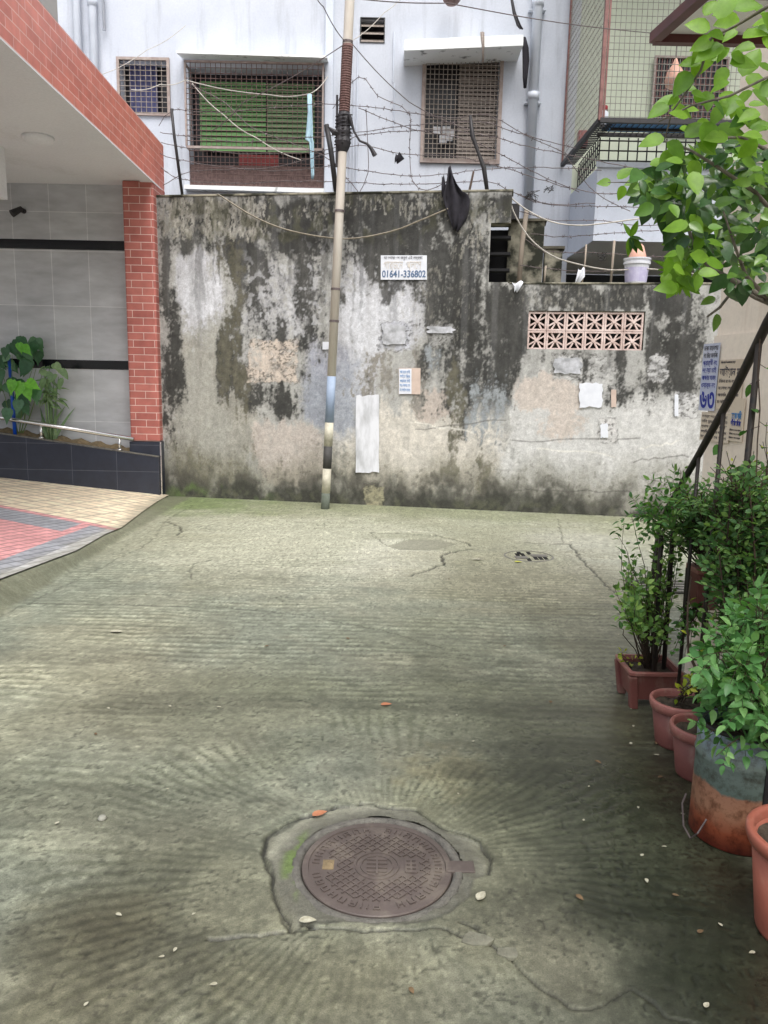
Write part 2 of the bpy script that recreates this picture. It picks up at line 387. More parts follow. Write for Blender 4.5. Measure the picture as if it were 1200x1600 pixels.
M['castiron'] = stainmat('brown_cast_iron', S(98, 88, 84), S(74, 66, 62), S(128, 120, 108), rough=.5, vs=(5, 5, 5), amt=.5, thr=.5, bs=.3)
M['concretering'] = mat('concrete_ring', S(122, 120, 112), S(82, 80, 76), rough=.65, scale=26, bs=.9, bd=.012)
M['slot'] = mat('slot_dark', (.006, .006, .006), rough=.9, bs=0)
M['ironpale'] = mat('wet_iron_cover', S(124, 122, 116), S(96, 94, 88), rough=.45, scale=12, bs=.2)
M['blockpink'] = mat('pink_screen_block', S(226, 208, 202), S(180, 156, 148), rough=.85, scale=9, bs=.3)
M['bucket'] = mat('white_bucket', S(222, 224, 228), S(196, 198, 206), rough=.4, scale=6, bs=0)
M['lilac'] = mat('lilac_label', S(176, 170, 204), S(200, 198, 220), rough=.5, scale=20, bs=0)
M['pinkclay'] = mat('pink_clay', S(222, 176, 156), S(200, 150, 132), rough=.6, scale=8, bs=0)
M['redplastic'] = mat('red_plastic', S(168, 44, 48), rough=.4, bs=0)
M['bluemat'] = mat('blue_sheet', S(90, 150, 200), S(60, 110, 170), rough=.6, scale=6, bs=0)
M['orangeleaf'] = mat('orange_leaf', S(186, 130, 96), S(160, 100, 70), rough=.6, scale=20, bs=0)
M['paleleaf'] = mat('pale_dry_leaf', S(190, 188, 170), S(138, 134, 112), rough=.7, scale=60, bs=.3)
M['yellowleaf'] = mat('yellow_leaf', S(200, 206, 60), rough=.6, scale=20, bs=0)
M['stone'] = mat('pebble', S(150, 150, 140), rough=.7, scale=20)
M['lightblue_cloth'] = mat('pale_blue_cloth', S(176, 204, 216), S(140, 172, 188), rough=.9, scale=8, stretch=(4, 1, 1))
M['ochre'] = mat('ochre_wood', S(176, 164, 150), S(130, 120, 108), rough=.85, scale=12, stretch=(1, 1, .2))
M['redcloth'] = mat('dull_red_cloth', S(130, 60, 60), rough=.9)
# plants
M['lf_sunlit'] = leafmat('sunlit_green_leaf', S(104, 150, 40), S(128, 170, 52), S(78, 124, 42), .42, .45)  # brighter copy: sun through the tree leaves put into the green
M['lf_shaded'] = leafmat('shaded_green_leaf', S(48, 80, 50), S(70, 108, 54), S(110, 148, 58), .22, .25)  # darker copy: shade among the tree leaves put into the green
M['lf_mid'] = leafmat('mid_green_leaf', S(56, 100, 52), S(80, 128, 60), S(112, 152, 74), .3, .45)
M['lf_shrub'] = leafmat('shrub_leaf', S(66, 104, 62), S(90, 132, 74), S(126, 160, 86), .28, .55)
M['lf_pot'] = leafmat('potted_leaf', S(78, 116, 60), S(106, 144, 72), S(140, 172, 88), .28, .45)
M['lf_drum'] = leafmat('drum_leaf', S(70, 118, 66), S(96, 148, 84), S(128, 172, 104), .28, .45)
M['lf_heart'] = leafmat('heart_leaf', S(50, 92, 64), S(76, 118, 84), S(104, 146, 100), .25, .35)
M['lf_heart_lit'] = leafmat('heart_leaf_lit', S(104, 176, 60), S(126, 200, 70), S(96, 164, 60), .35, .35)  # brighter copy of the heart leaf, light put into its colour
M['lf_reed'] = leafmat('reed_leaf', S(110, 140, 100), S(140, 166, 120), S(90, 124, 84), .25, .5)
M['lf_yellow'] = leafmat('yellowing_leaf', S(168, 186, 50), S(190, 196, 70), S(130, 160, 50), .3, .5)

# ------------------------------------------------------------------ planes of the place
GL, GR = atG(270, 775), atG(1000, 808)
wd = Vector((GR.x-GL.x, GR.y-GL.y, 0)).normalized(); wn = Vector((wd.y, -wd.x, 0))   # wn faces the camera
def Wp(px, py, off=0.0): return atP(px, py, GL+wn*off, wn)
def Wuv(px, py):
    p = Wp(px, py); return ((p-GL).dot(wd), p.z)
def WP(u, z, off=0.0):
    p = GL + wd*u + wn*off; return Vector((p.x, p.y, z))
YB = 11.2
YP = atG(252, 777).y
C0 = atG(1073, 1050); ca = math.radians(9)
cdn = Vector((math.sin(ca), -math.cos(ca), 0)); cn = Vector((-cdn.y, cdn.x, 0)); cn = -cn if cn.x > 0 else cn
def Cp(px, py, off=0.0): return atP(px, py, C0+cn*off, cn)

exec_order = None
# ================================================================== GROUND
# paved ramp
pa = atY(256, 776, YP); pb = atY(-160, 747, YP+.0)
near = [atG(258, 778, .02), atG(244, 786, .03), atG(228, 797, .04), atG(190, 826, .055), atG(165, 836, .065), atG(120, 862, .085), atG(0, 907, .115), atG(-160, 965, .14)]
Mh = atG(589, 1350)     # manhole centre
def g2(px, py): p = atG(px, py); return (p.x, p.y)
def make_ground():
    def spaced(a, b, f):
        r = [a]
        while r[-1] < b: r.append(r[-1]+f(r[-1]))
        return np.array(r)
    ys = spaced(1.15, 10.9, lambda y: .006 if y < 2.6 else .006*(y/2.6)**1.6)
    xs = spaced(-5.6, 3.9, lambda x: .0065 if -1.5 < x < 1.25 else (.012 if -2.6 < x < 2 else .02))
    X, Y = np.meshgrid(xs, ys)
    Z = np.zeros_like(X)
    n1 = fbm(X*.9, Y*.9, 5, 3); n2 = fbm(X*3, Y*3, 5, 11); n3 = fbm(X*14, Y*14, 4, 23); n4 = fbm(X*45, Y*45, 3, 41)
    nh = fbm(X*1.2, Y*7, 5, 57)    # horizontal brushing streaks
    wx = X + .10*(fbm(X*1.7, Y*1.7, 4, 71)-.5); wy = Y + .16*(fbm(X*1.1, Y*1.6, 4, 83)-.5)
    C = np.empty(X.shape+(3,))
    C[:] = S(142, 145, 132)
    def blob(x0, y0, x1, y1, col, a, soft=.5, noisy=.5, ns=n2):
        nonlocal C
        A = atG((x0+x1)/2, (y0+y1)/2); Lf = atG(x0, (y0+y1)/2); Rg = atG(x1, (y0+y1)/2)
        To = atG((x0+x1)/2, max(y0, 770)); Bo = atG((x0+x1)/2, y1)
        rx = (Rg.x-Lf.x)/2; ry = (To.y-Bo.y)/2; cy = (To.y+Bo.y)/2
        d = (np.abs((X-A.x)/rx)**3+np.abs((Y-cy)/ry)**3)**(1/3)
        m = 1-sst(1-soft, 1+soft, d+noisy*(ns-.5)*1.6)
        C = mixc(C, S(*col), m*a); return m*a
    # broad tone variation
    C = mixc(C, S(118, 117, 98), sst(.4, .68, n1)*.55)
    C = mixc(C, S(168, 164, 146), sst(.5, .72, n2)*.4)
    blob(-200, 780, 1300, 880, (172, 170, 150), .6, .5)
    blob(260, 770, 1000, 806, (126, 130, 100), .55, .7, 1.2)      # moss by the wall
    blob(200, 775, 420, 800, (104, 122, 70), .7, .7, 1.0)
    blob(300, 815, 640, 905, (186, 184, 168), .7, .6, .9, nh)
    blob(560, 840, 700, 900, (200, 197, 184), .75, .5, .8, nh)
    blob(860, 830, 1000, 900, (186, 183, 174), .6, .6, .8, nh)
    blob(660, 860, 1000, 960, (152, 146, 124), .5, .6, .8, nh)
    blob(-50, 940, 240, 1180, (166, 162, 142), .35, .6, 1.2, n2)
    blob(20, 970, 220, 1080, (182, 176, 154), .4, .6, 1.4, nh)
    blob(60, 1020, 330, 1200, (128, 122, 106), .4, .6, 1.0)
    blob(230, 1060, 960, 1160, (118, 120, 102), .5, .6, .8, nh)
    blob(-100, 1180, 420, 1330, (124, 126, 110), .6, .6, .9)
    blob(100, 1280, 430, 1500, (94, 93, 78), .65, .6, .9)
    blob(-100, 1440, 340, 1680, (98, 92, 72), .7, .6, 1.0)
    blob(600, 1180, 860, 1330, (148, 146, 122), .45, .6, 1.3)
    blob(640, 1180, 760, 1240, (170, 162, 132), .6, .7, 1.6, n3)
    blob(380, 1460, 720, 1640, (150, 146, 122), .6, .6, 1.0)
    blob(720, 1340, 960, 1560, (146, 142, 122), .45, .6, 1.3)
    blob(830, 1440, 960, 1580, (172, 166, 148), .4, .6, 1.5)
    blob(420, 1380, 470, 1460, (168, 164, 142), .5, .6, 1.0)
    blob(300, 1340, 440, 1460, (150, 148, 128), .5, .5, .8)
    # wet parts beside the flower pots, darkened also for the mirrored tree and wall
    wet = np.full(X.shape, .42) + .5*(n1-.5)
    def wb(x0, y0, x1, y1, a, soft=.6, noisy=.8, col=(78, 80, 66), ca=.8):
        nonlocal wet
        m = blob(x0, y0, x1, y1, col, a*ca, soft, noisy); wet = np.maximum(wet, m)
    wb(720, 1060, 1120, 1320, .95, .6, .7, (78, 80, 64))
    wb(860, 1150, 1300, 1700, .95, .6, .7, (58, 62, 48), .92)
    wb(990, 1380, 1300, 1700, .95, .6, .7, (46, 50, 38), .8)
    wb(880, 950, 1100, 1150, .9, .6, .7, (104, 100, 80), .7)
    wb(560, 940, 960, 1150, .6, .8, .9, (116, 116, 92), .5)
    wb(600, 850, 900, 950, .5, .8, .9, (150, 146, 126), .4)
    wb(340, 1040, 700, 1150, .4, .8, .9, (112, 112, 88), .4)
    # grooves
    r = np.hypot(X-Mh.x, Y-Mh.y); ang = np.arctan2(Y-Mh.y, X-Mh.x)
    fan = (1-sst(1.0, 1.25, r+.25*(n1-.5)))*sst(.26, .42, r)
    ph1 = 2*PI*(wy + .03*(n2-.5) + .02*X)/.068
    ph2 = (ang + .10*(n2-.5) + .18*(n1-.5))*112
    amp = sst(7.6, 5.2, Y+1.0*(n1-.5))*.95+.05
    amp = amp*(.45+.55*sst(.35, .6, fbm(X*1.3, Y*2.2, 4, 91)))
    g1 = .5+.5*np.sin(ph1); g2_ = .5+.5*np.sin(ph2)
    g = (g1*(1-fan) + g2_*fan)
    g = np.clip(g + .9*(n3-.5)+.5*(n4-.5), 0, 1)
    brk = sst(.40, .62, fbm(X*2.6, Y*3.4, 4, 97)); amp = amp*(1-fan*(1-.45*brk-.35*sst(0, .5, Y-Mh.y)))*(.35+.65*brk)
    fine = np.clip(fbm(X*2, wy*60, 3, 101), 0, 1)
    amp2 = amp*(1-.6*sst(.3, 1, wet))
    Z += -.0030*(1-g)*amp
    far_ = sst(3.0, 7.0, Y)[..., None]; C = C*(.86+.14*far_)
    C = C*(1-.30*(sst(.42, .68, fbm(X*1.1, Y*5, 5, 131))*(1-far_[..., 0]))[..., None])
    gf = np.clip(g2_+.35*(n3-.5)+.45*(n4-.5), 0, 1); dk = np.maximum(sst(.55, .1, g)*np.clip(amp2*.5, 0, .6), sst(.55, .05, gf)*fan*(.14+.34*brk))[..., None]
    C = C*(1-dk*np.array([.55, .52, .6]))
    C = C*(1+.16*(fine-.5)[..., None]*amp[..., None])
    lt = (sst(.72, 1.0, g)*amp2*.30)[..., None]
    C = C*(1+lt)
    # speckle
    C = C*(1+.75*(n4-.5)[..., None])*(1+.55*(n3-.5)[..., None])
    pit = sst(.70, .78, vn(X*95, Y*95, 19))*sst(.40, .6, n3); C = C*(1-.45*pit[..., None]); Z -= .0015*pit
    grit = sst(.80, .88, vn(X*110+3, Y*110, 29)); C = C*(1+.35*grit[..., None])
    sp = sst(.74, .80, vn(X*70, Y*70, 7))*sst(.55, .7, n2)
    C = mixc(C, S(176, 172, 152), sp*.0)
    # cracks and broken edges
    def pl(pts, j=.012):
        q = [g2(*p) for p in pts]; o = [q[0]]
        for a, b in zip(q[:-1], q[1:]):
            L = math.hypot(b[0]-a[0], b[1]-a[1]); k = max(1, int(L/.04))
            for i in range(1, k+1):
                t = i/k; s = j if i < k else 0
                o.append((a[0]+(b[0]-a[0])*t+random.uniform(-s, s), a[1]+(b[1]-a[1])*t+random.uniform(-s, s)))
        return o
    def crack(pts, w=.006, dep=.012, dark=.9, j=.012):
        nonlocal C, Z
        q = pl(pts, j); xs_ = [p[0] for p in q]; ys_ = [p[1] for p in q]; pad = .1
        i0, i1 = np.searchsorted(ys, min(ys_)-pad), np.searchsorted(ys, max(ys_)+pad)
        j0, j1 = np.searchsorted(xs, min(xs_)-pad), np.searchsorted(xs, max(xs_)+pad)
        sl = (slice(i0, i1), slice(j0, j1))
        d = segdist(X[sl], Y[sl], q); ww = w*(.4+1.2*n3[sl])
        m = sst(ww*1.7, ww*.5, d)
        C[sl] = mixc(C[sl], (.018, .018, .015), m*dark); Z[sl] -= dep*m
    hole = pl([(325, 1467), (380, 1462), (455, 1455), (437, 1420), (425, 1385), (414, 1320), (416, 1306), (470, 1275), (525, 1259), (590, 1258), (650, 1265), (700, 1300), (745, 1312), (768, 1340), (766, 1362), (740, 1375), (735, 1400), (705, 1425), (660, 1440), (590, 1445), (510, 1442), (455, 1455)])
    poly = hole[[i for i, p in enumerate(hole) if abs(p[0]-g2(455, 1455)[0]) < 1e-6][0]:]
    ins = inpoly(X, Y, poly); dd = segdist(X, Y, poly+[poly[0]]) if False else None
    nearm = (r < .62)
    dsub = np.full(X.shape, 9.0); dsub[nearm] = segdist(X[nearm], Y[nearm], poly+[poly[0]])
    sd = np.where(ins, dsub, -dsub)
    low = sst(-.004, .010, sd)
    Z -= .015*low
    C = mixc(C, S(108, 106, 96), low*.6)
    inner = low*sst(.34, .29, r)       # mortar ring round the frame
    C = mixc(C, S(168, 166, 152), low*sst(.40, .33, r)*sst(.28, .31, r)*sst(.35, .6, n2)*.8)
    Z += .012*low*sst(.40, .31, r)*(.6+.8*n3)
    C = mixc(C, S(100, 98, 90), low*sst(.36, .30, r)*.8); Z += low*.010*(n3-.5)*sst(.5, .3, r)
    C = mixc(C, S(100, 118, 66), low*sst(.315, .28, np.hypot(X-Mh.x, Y-Mh.y))*sst(-.22, -.26, X-Mh.x)*sst(.45, .6, n3)*.9)
    C = mixc(C, (.03, .03, .027), sst(.009, .003, np.abs(sd-.003))*(.30+.30*(X < Mh.x-.1))*sst(.3, .55, n3+.1)*nearm)
    wet = np.maximum(wet, low*.55)
    crack([(325, 1467), (380, 1462), (455, 1455)], .004)
    crack([(455, 1455), (437, 1420), (425, 1385), (414, 1320), (416, 1306), (470, 1275), (525, 1259)], .0045, .012, .8)
    crack([(560, 1256), (650, 1264), (700, 1296), (750, 1312), (768, 1340), (764, 1366)], .005, .01, .75)
    crack([(455, 1455), (520, 1450), (620, 1452), (700, 1452), (745, 1468), (800, 1498)], .0035, .008, .8)
    crack([(718, 1440), (760, 1462), (775, 1480), (800, 1500), (845, 1545), (890, 1575), (940, 1572)], .0035, .006, .7)
    crack([(940, 1572), (985, 1545), (1040, 1590), (1090, 1600)], .003, .005, .6)
    crack([(500, 1450), (470, 1440), (490, 1452)], .003)
    crack([(578, 832), (640, 834), (690, 838), (728, 848), (735, 852)], .010, .015, .8, .02)
    crack([(578, 832), (598, 848), (615, 856), (660, 858), (700, 856)], .006, .01, .5, .02)
    crack([(738, 858), (700, 864), (690, 868), (694, 880), (670, 890), (640, 900)], .011, .015, .85, .02)
    crack([(820, 848), (870, 850), (892, 850), (905, 870), (945, 912), (965, 930)], .009, .01, .8, .02)
    crack([(872, 812), (880, 848)], .006, .01, .4, .01)
    crack([(0, 940), (100, 943), (250, 946), (345, 948), (470, 960), (600, 985), (690, 1012)], .005, .006, .6, .01)
    crack([(-30, 975), (60, 935), (110, 910), (170, 880), (230, 850), (262, 812), (300, 790)], .006, .008, .45, .02)
    crack([(262, 815), (280, 822), (284, 830), (276, 836)], .010, .012, .85, .02)
    crack([(300, 905), (296, 890), (304, 880), (330, 875)], .006, .006, .5)
    ol = segdist(X, Y, pl([(605, 852), (640, 840), (690, 843), (715, 850), (680, 859), (625, 859), (605, 852)]))
    hp = inpoly(X, Y, [g2(*p) for p in [(605, 852), (640, 841), (690, 843), (715, 850), (680, 859), (625, 859)]])
    C = np.where(hp[..., None], lerp(C, np.array(S(134, 132, 118)), .75), C); Z = np.where(hp, Z-.012, Z)
    # kerbless concrete haunch rising to the paved ramp
    e0 = np.array(g2(285, 785)); e1 = np.array(g2(0, 962)); ev = e1-e0; el = np.hypot(*ev); ev /= el
    sdl = (X-e0[0])*(-ev[1]) + (Y-e0[1])*ev[0]
    if ((-5-e0[0])*(-ev[1]) + (9-e0[1])*ev[0]) < 0: sdl = -sdl
    al = (X-e0[0])*ev[0]+(Y-e0[1])*ev[1]
    _py = [p.y for p in near][::-1]; _xn = np.interp(Y, _py, [p.x for p in near][::-1]); _zn = np.interp(Y, _py, [p.z for p in near][::-1])
    _xl = e0[0]+(Y-e0[1])*(e1[0]-e0[0])/(e1[1]-e0[1]); rise = _zn*sst(0, 1, (_xl-X)/np.maximum(_xl-_xn, .05))*sst(YP+.1, YP-.2, Y)
    Z += rise
    hm = sst(-.02, .05, sdl+.06*(n2-.5))
    C = mixc(C, S(112, 112, 94), hm*.75); wet = wet*(1-.4*hm)
    C = C*(1+.3*(n3-.5)[..., None]*hm[..., None])
    C = C*np.array([.87, .90, .85])
    P = np.stack([X, Y, Z], -1)
    keep = np.ones(X.shape, bool)
    keep &= ~(r < .268)
    keep &= ~((X < _xn-.03) & (Y > near[-1].y))
    o = grid_mesh('concrete_road', P, C, np.clip(wet, 0, 1), M['groundpaint'], keep)
    o['kind'] = 'structure'
make_ground()
g = MB(); g.quad((-200, -200, -.06), (200, -200, -.06), (200, 200, -.06), (-200, 200, -.06))
struct(g.build('ground', M['dirt']))

def pavmat():
    m, t, b, out = mk('coloured_paving_tiles')
    a = t.nodes.new('ShaderNodeVertexColor'); a.layer_name = 'Paint'
    t.links.new(a.outputs[0], b.inputs['Base Color']); b.inputs['Roughness'].default_value = .55
    bump(t, b, noise(t, 80, 4), .2, .003); return m
M['paving'] = pavmat()
def make_paving():
    NA, NB = 520, 620
    nx = [p.x for p in near][::-1]; ny = [p.y for p in near][::-1]; nz = [p.z for p in near][::-1]
    yv = np.linspace(ny[0]-.6, YP+.01, NB)[:, None]; T = np.linspace(1, 0, NA)[None, :]
    xe = np.interp(yv, ny, nx); ze = np.interp(yv, ny, nz)
    X = xe - (xe+6.9)*T**1.5; Y = np.repeat(yv, NA, 1); Z = ze + .088*(xe-X)*sst(0, .25, xe-X+.05)
    yn = None
    # paving bands run parallel to the back wall and to the road edge (an angled frame)
    dB = YP - Y                                     # distance from the back wall
    e0 = near[1]; e1 = near[6]; ev = np.array([e1.x-e0.x, e1.y-e0.y]); ev /= np.hypot(*ev)
    dE = np.abs((X-e0.x)*(-ev[1])+(Y-e0.y)*ev[0])
    # follow the actual edge for the outer bands
    n = fbm(X*6, Y*6, 4, 5); nf = fbm(X*30, Y*30, 3, 9)
    C = np.empty(X.shape+(3,)); cream = np.array(S(222, 206, 180)); pink = np.array(S(206, 150, 150)); grey = np.array(S(150, 152, 158)); blue = np.array(S(112, 116, 130))
    # skewed coordinates so bands read as in the photo: lines descend to the lower right
    f0 = atG(0, 786, .2); f1 = atG(190, 829, .05)
    bv = np.array([f1.x-f0.x, f1.y-f0.y]); bv /= np.hypot(*bv)
    dl = (X-f0.x)*(-bv[1])+(Y-f0.y)*bv[0]        # + = towards the wall
    if (atG(150, 780).x-f0.x)*(-bv[1])+(atG(150, 780).y-f0.y)*bv[0] < 0: dl = -dl
    C[:] = cream
    def L(px, py): # distance of a picture row on the left edge from the cream/pink line
        p = atG(px, py, .15); d = (p.x-f0.x)*(-bv[1])+(p.y-f0.y)*bv[0]; return -abs(d)
    q1, q2, q3 = L(0, 797), L(0, 813), L(0, 829)
    C[dl < 0] = pink; C[dl < q1] = grey; C[dl < q2] = pink; C[(dl < q3)] = blue
    g0 = atG(150, 827, .06); g1 = atG(0, 890, .1); gv = np.array([g1.x-g0.x, g1.y-g0.y]); gv /= np.hypot(*gv)
    de = (X-g0.x)*(-gv[1])+(Y-g0.y)*gv[0]
    if (atG(100, 820).x-g0.x)*(-gv[1])+(atG(100, 820).y-g0.y)*gv[0] > 0: de = -de   # + = towards the road
    m = (dl < q1)
    C[m & (de > -.16)] = pink; C[m & (de > -.06)] = grey
    C[m & (de < -.16) & (de > -.95) & (dl < q2)] = pink
    C[m & (de > .13)] = np.array(S(204, 204, 206))
    # tile joints
    s1 = (X-f0.x)*bv[0]+(Y-f0.y)*bv[1]
    def line(v, p, w): 
        f = np.abs(((v/p) % 1)-.5)*p; return sst(w*.3, w, p/2-f) 
    small = (dl < 0)
    jl = np.where(small, np.minimum(line(s1, .10, .016), line(dl, .10, .014)*.6+.4), np.minimum(line(s1, .3, .020), line(dl, .15, .018)))
    C *= (.50+.50*jl)[..., None]*(1+.5*(vn(np.floor(s1/.10), np.floor(dl/.10), 3)-.5)[..., None]*.5); C = np.clip(C*1.15, 0, .86)
    C *= (1+.35*(n-.5)+.3*(nf-.5))[..., None]
    C = mixc(C, S(128, 126, 108), sst(.09, 0, (xe-X)*.5+.08*(n-.5))*.6)
    o = grid_mesh('paved_ramp', np.stack([X, Y, Z+.012], -1), C, None, M['paving'])
    struct(o)
    k = MB(); k.box(-7, pa.x-.02, YP-.5, YP+.3, -.2, -.01)
make_paving()

# ================================================================== BOUNDARY WALL
uE = Wuv(1130, 640)[0] + 1.2
uS = Wuv(797, 380)[0]                    # step in the wall
zT = Wp(500, 304).z; zL = Wp(900, 444).z
nu0, nz0 = Wuv(762, 442); nu1, nz1 = Wuv(799, 349); nu1 = uS+.02
bu0, bz0 = Wuv(823, 546); bu1, bz1 = Wuv(1007, 488)
def make_wall():
    us = np.arange(-.35, uE, .0105); zs = np.arange(-.03, zT, .0105); zs[-1] = zT
    U, Z = np.meshgrid(us, zs)
    n1 = fbm(U*1.1, Z*1.1, 5, 201); n2 = fbm(U*3.2, Z*3.2, 5, 211); n3 = fbm(U*13, Z*11, 4, 223); n4 = fbm(U*34, Z*30, 3, 237)
    st = fbm(U*9, Z*1.1, 5, 241); st2 = fbm(U*22, Z*3.0, 4, 251); fl = fbm(U*24, Z*15, 4, 263)
    C = np.empty(U.shape+(3,)); C[:] = S(168, 168, 162)
    wu = U+.26*(n2-.5)+.18*(fbm(U*1.6, Z*1.2, 3, 277)-.5)+.06*(n3-.5); wz = Z+.34*(fbm(U*7, Z*1.6, 4, 271)-.5)+.1*(n2-.5)
    def fld(rects):
        D = np.zeros_like(U)
        for rc in rects:
            x0, y0, x1, y1 = rc[:4]; a = rc[4] if len(rc) > 4 else 1; soft = rc[5] if len(rc) > 5 else .5
            A = Wuv(x0, y1); B = Wuv(x1, y0)
            cu, cz, ru, rz = (A[0]+B[0])/2, (A[1]+B[1])/2, abs(B[0]-A[0])/2, abs(B[1]-A[1])/2
            d = (np.abs((wu-cu)/ru)**4+np.abs((wz-cz)/rz)**4)**.25
            D = np.maximum(D, a*(1-sst(1-soft, 1+soft, d)))
        return D
    hf = fbm(U*52, Z*44, 3, 281); mf = fbm(U*6, Z*4.5, 4, 285)
    def layer(c1, c2, rects, ks=.6, kf=.5, k4=.3, lo=.42, hi=.62, op=1.0, clear=None):
        nonlocal C
        D = fld(rects) if clear is None else np.clip(fld(rects)-clear, 0, 2)
        m = sst(lo-.09, hi+.10, D + 1.2*(ks*(st-.5)+kf*.9*(fl-.5)+k4*(n4-.5)+.45*(hf-.5)+.6*(mf-.5)+.35*(st2-.5))*(D > .01))
        cc = np.asarray(S(*c1))*(1-n3[..., None])+np.asarray(S(*c2))*n3[..., None]
        C = C*(1-(m*op)[..., None])+cc*(m*op)[..., None]
        return m
    layer((142, 140, 126), (164, 160, 146), [(262, 520, 400, 770, 1), ], .5, .3, .2)
    layer((172, 171, 158), (150, 149, 136), [(268, 560, 352, 720, .9, .6), (300, 500, 360, 560, .7)], .4, .4, .3, op=.8)
    layer((196, 190, 176), (210, 200, 182), [(520, 640, 800, 760, 1), (640, 690, 790, 745, 1)], .4, .3, .3, op=.9)
    layer((204, 204, 200), (188, 188, 186), [(780, 610, 1110, 770, 1, .4), (810, 560, 1000, 660, .7)], .5, .3, .2, op=.95)
    # pale lilac whitewash
    layer((196, 198, 206), (178, 180, 190), [(275, 392, 352, 520, 1, .6), (385, 395, 510, 540, .74, .5), (525, 380, 680, 540, 1, .5), (520, 450, 600, 640, 1, .4)], .7, .5, .4)
    layer((206, 209, 218), (196, 200, 210), [(285, 430, 345, 500, 1), (535, 455, 605, 560, 1, .5), (600, 470, 650, 520, .9)], .5, .3, .3, op=.9)
    # blue paint
    layer((128, 138, 158), (142, 152, 172), [(470, 560, 556, 668, 1, .35)], .3, .1, .1, .3, .7, .85)
    layer((150, 156, 178), (162, 166, 184), [(470, 532, 540, 590, .9, .5)], .4, .3, .2, .35, .7, .8)
    layer((150, 160, 178), (168, 176, 190), [(515, 560, 575, 690, .8, .6)], .3, .2, .1, .3, .8, .7)
    # peach, beige and ochre patches where paint came away
    layer((194, 180, 168), (176, 160, 148), [(392, 660, 505, 760, 1, .3)], .4, .5, .3, op=.85)
    layer((198, 182, 168), (180, 162, 146), [(645, 598, 700, 650, 1, .3)], .1, .7, .6)
    layer((206, 192, 178), (188, 172, 158), [(800, 580, 915, 645, 1, .4), (845, 640, 915, 690, .8)], .4, .5, .4)
    layer((150, 144, 132), (126, 120, 108), [(548, 548, 620, 620, .66, .5), (640, 540, 665, 640, .6)], .5, .8, .6)
    # black algae
    blk = [(255, 300, 800, 362, 0.94, .4), (256, 340, 278, 720, 0.85, .7), (262, 360, 360, 400, 0.71, .7), (355, 345, 420, 480, 0.92, .6), (348, 360, 388, 640, 0.85, .6),
           (385, 350, 530, 660, 0.61, .5), (370, 585, 490, 670, 0.68, .6), (420, 340, 530, 400, 0.87, .5), (525, 330, 700, 450, 0.87, .6), (530, 420, 575, 490, 0.78, .6),
           (600, 400, 680, 490, 0.73, .6), (655, 350, 765, 540, 0.99, .5), (690, 430, 810, 660, 0.78, .5), (650, 480, 720, 600, 0.78, .6), (670, 540, 735, 720, 0.64, .6),
           (755, 440, 830, 640, 0.90, .5), (815, 440, 1110, 490, 0.92, .4), (1000, 440, 1120, 640, 0.78, .6), (780, 590, 860, 700, 0.54, .7), (540, 500, 580, 630, 0.61, .7),
           (730, 600, 810, 770, 0.50, .7), (900, 550, 1110, 700, 0.52, .7), (840, 550, 1005, 590, 0.59, .6), (580, 498, 665, 526, 0.73, .6), (760, 300, 800, 350, 0.94)]
    clr = fld([(278, 405, 354, 515, .7, .6), (530, 440, 660, 570, .7, .6), (392, 398, 515, 530, .06, .6), (270, 650, 690, 770, .6, .4), (690, 680, 800, 770, .3, .4), (785, 640, 1120, 790, .75, .4), (468, 565, 565, 680, .6, .5), (800, 585, 905, 660, .5, .5)])
    layer((98, 97, 90), (120, 118, 108), blk, .8, .4, .3, .26, .56, .65, clear=clr)
    layer((36, 37, 35), (60, 60, 56), blk, .9, .5, .4, .46, .66, .95, clear=clr)
    layer((34, 34, 32), (50, 50, 44), [(700, 350, 745, 560, 1, .4), (356, 360, 380, 440, 1, .4), (358, 530, 378, 625, 1, .35), (600, 430, 640, 470, .8), (262, 330, 345, 365, .7), (760, 440, 800, 500, .9), (535, 340, 560, 400, .7), (1030, 480, 1080, 560, .7)], .6, .5, .4, .44, .66, .85)
    # grey veil of dirt that thins the dark edges
    C = mixc(C, S(112, 110, 102), sst(.45, .75, st)*sst(1.1, 2.6, Z)*.28)
    # lighter flecks, flaking mortar at the top band
    topb = fld([(255, 306, 420, 372, 1, .3), (420, 306, 800, 345, .62, .3), (600, 420, 760, 560, .5, .6), (790, 446, 1000, 486, .66, .4), (700, 330, 800, 420, .62), (650, 400, 700, 470, .6)])
    f2 = sst(.56, .66, fbm(U*44, Z*15, 4, 301)+.45*(topb-.62))*sst(.2, .5, topb)
    C = mixc(C, S(158, 153, 134), f2*(.28+.45*sst(1.0, .3, zT-Z)))
    f2b = sst(.60, .68, fbm(U*38, Z*19, 4, 311)+.3*(topb-.7))*sst(.2, .5, topb)
    C = mixc(C, S(190, 186, 170), f2b*(.2+.4*sst(1.0, .3, zT-Z)))
    run = sst(.54, .70, fbm((U+.10*(n2-.5)+.03*(n3-.5))*15, Z*.7, 5, 381)+.25*(fl-.5))*sst(2.3, .2, zT-Z+1.4*(fbm(U*6, Z*0+1, 3, 391)-.5)); C = mixc(C, S(52, 52, 48), run*.62)
    run2 = sst(.56, .70, fbm(U*11, Z*.35, 5, 401))*sst(3.4, 1.2, zT-Z); C = mixc(C, S(190, 192, 196), run2*.07)
    C = mixc(C, S(86, 86, 52), sst(.5, .64, fbm(U*8, Z*6, 4, 321))*fld([(262, 306, 800, 372, 1, .4)])*.6)
    sc_ = sst(.57, .64, fbm(U*15, Z*12, 3, 331))*fld([(385, 390, 520, 560, .9, .5)])
    C = mixc(C, S(188, 190, 196), sc_*.65)
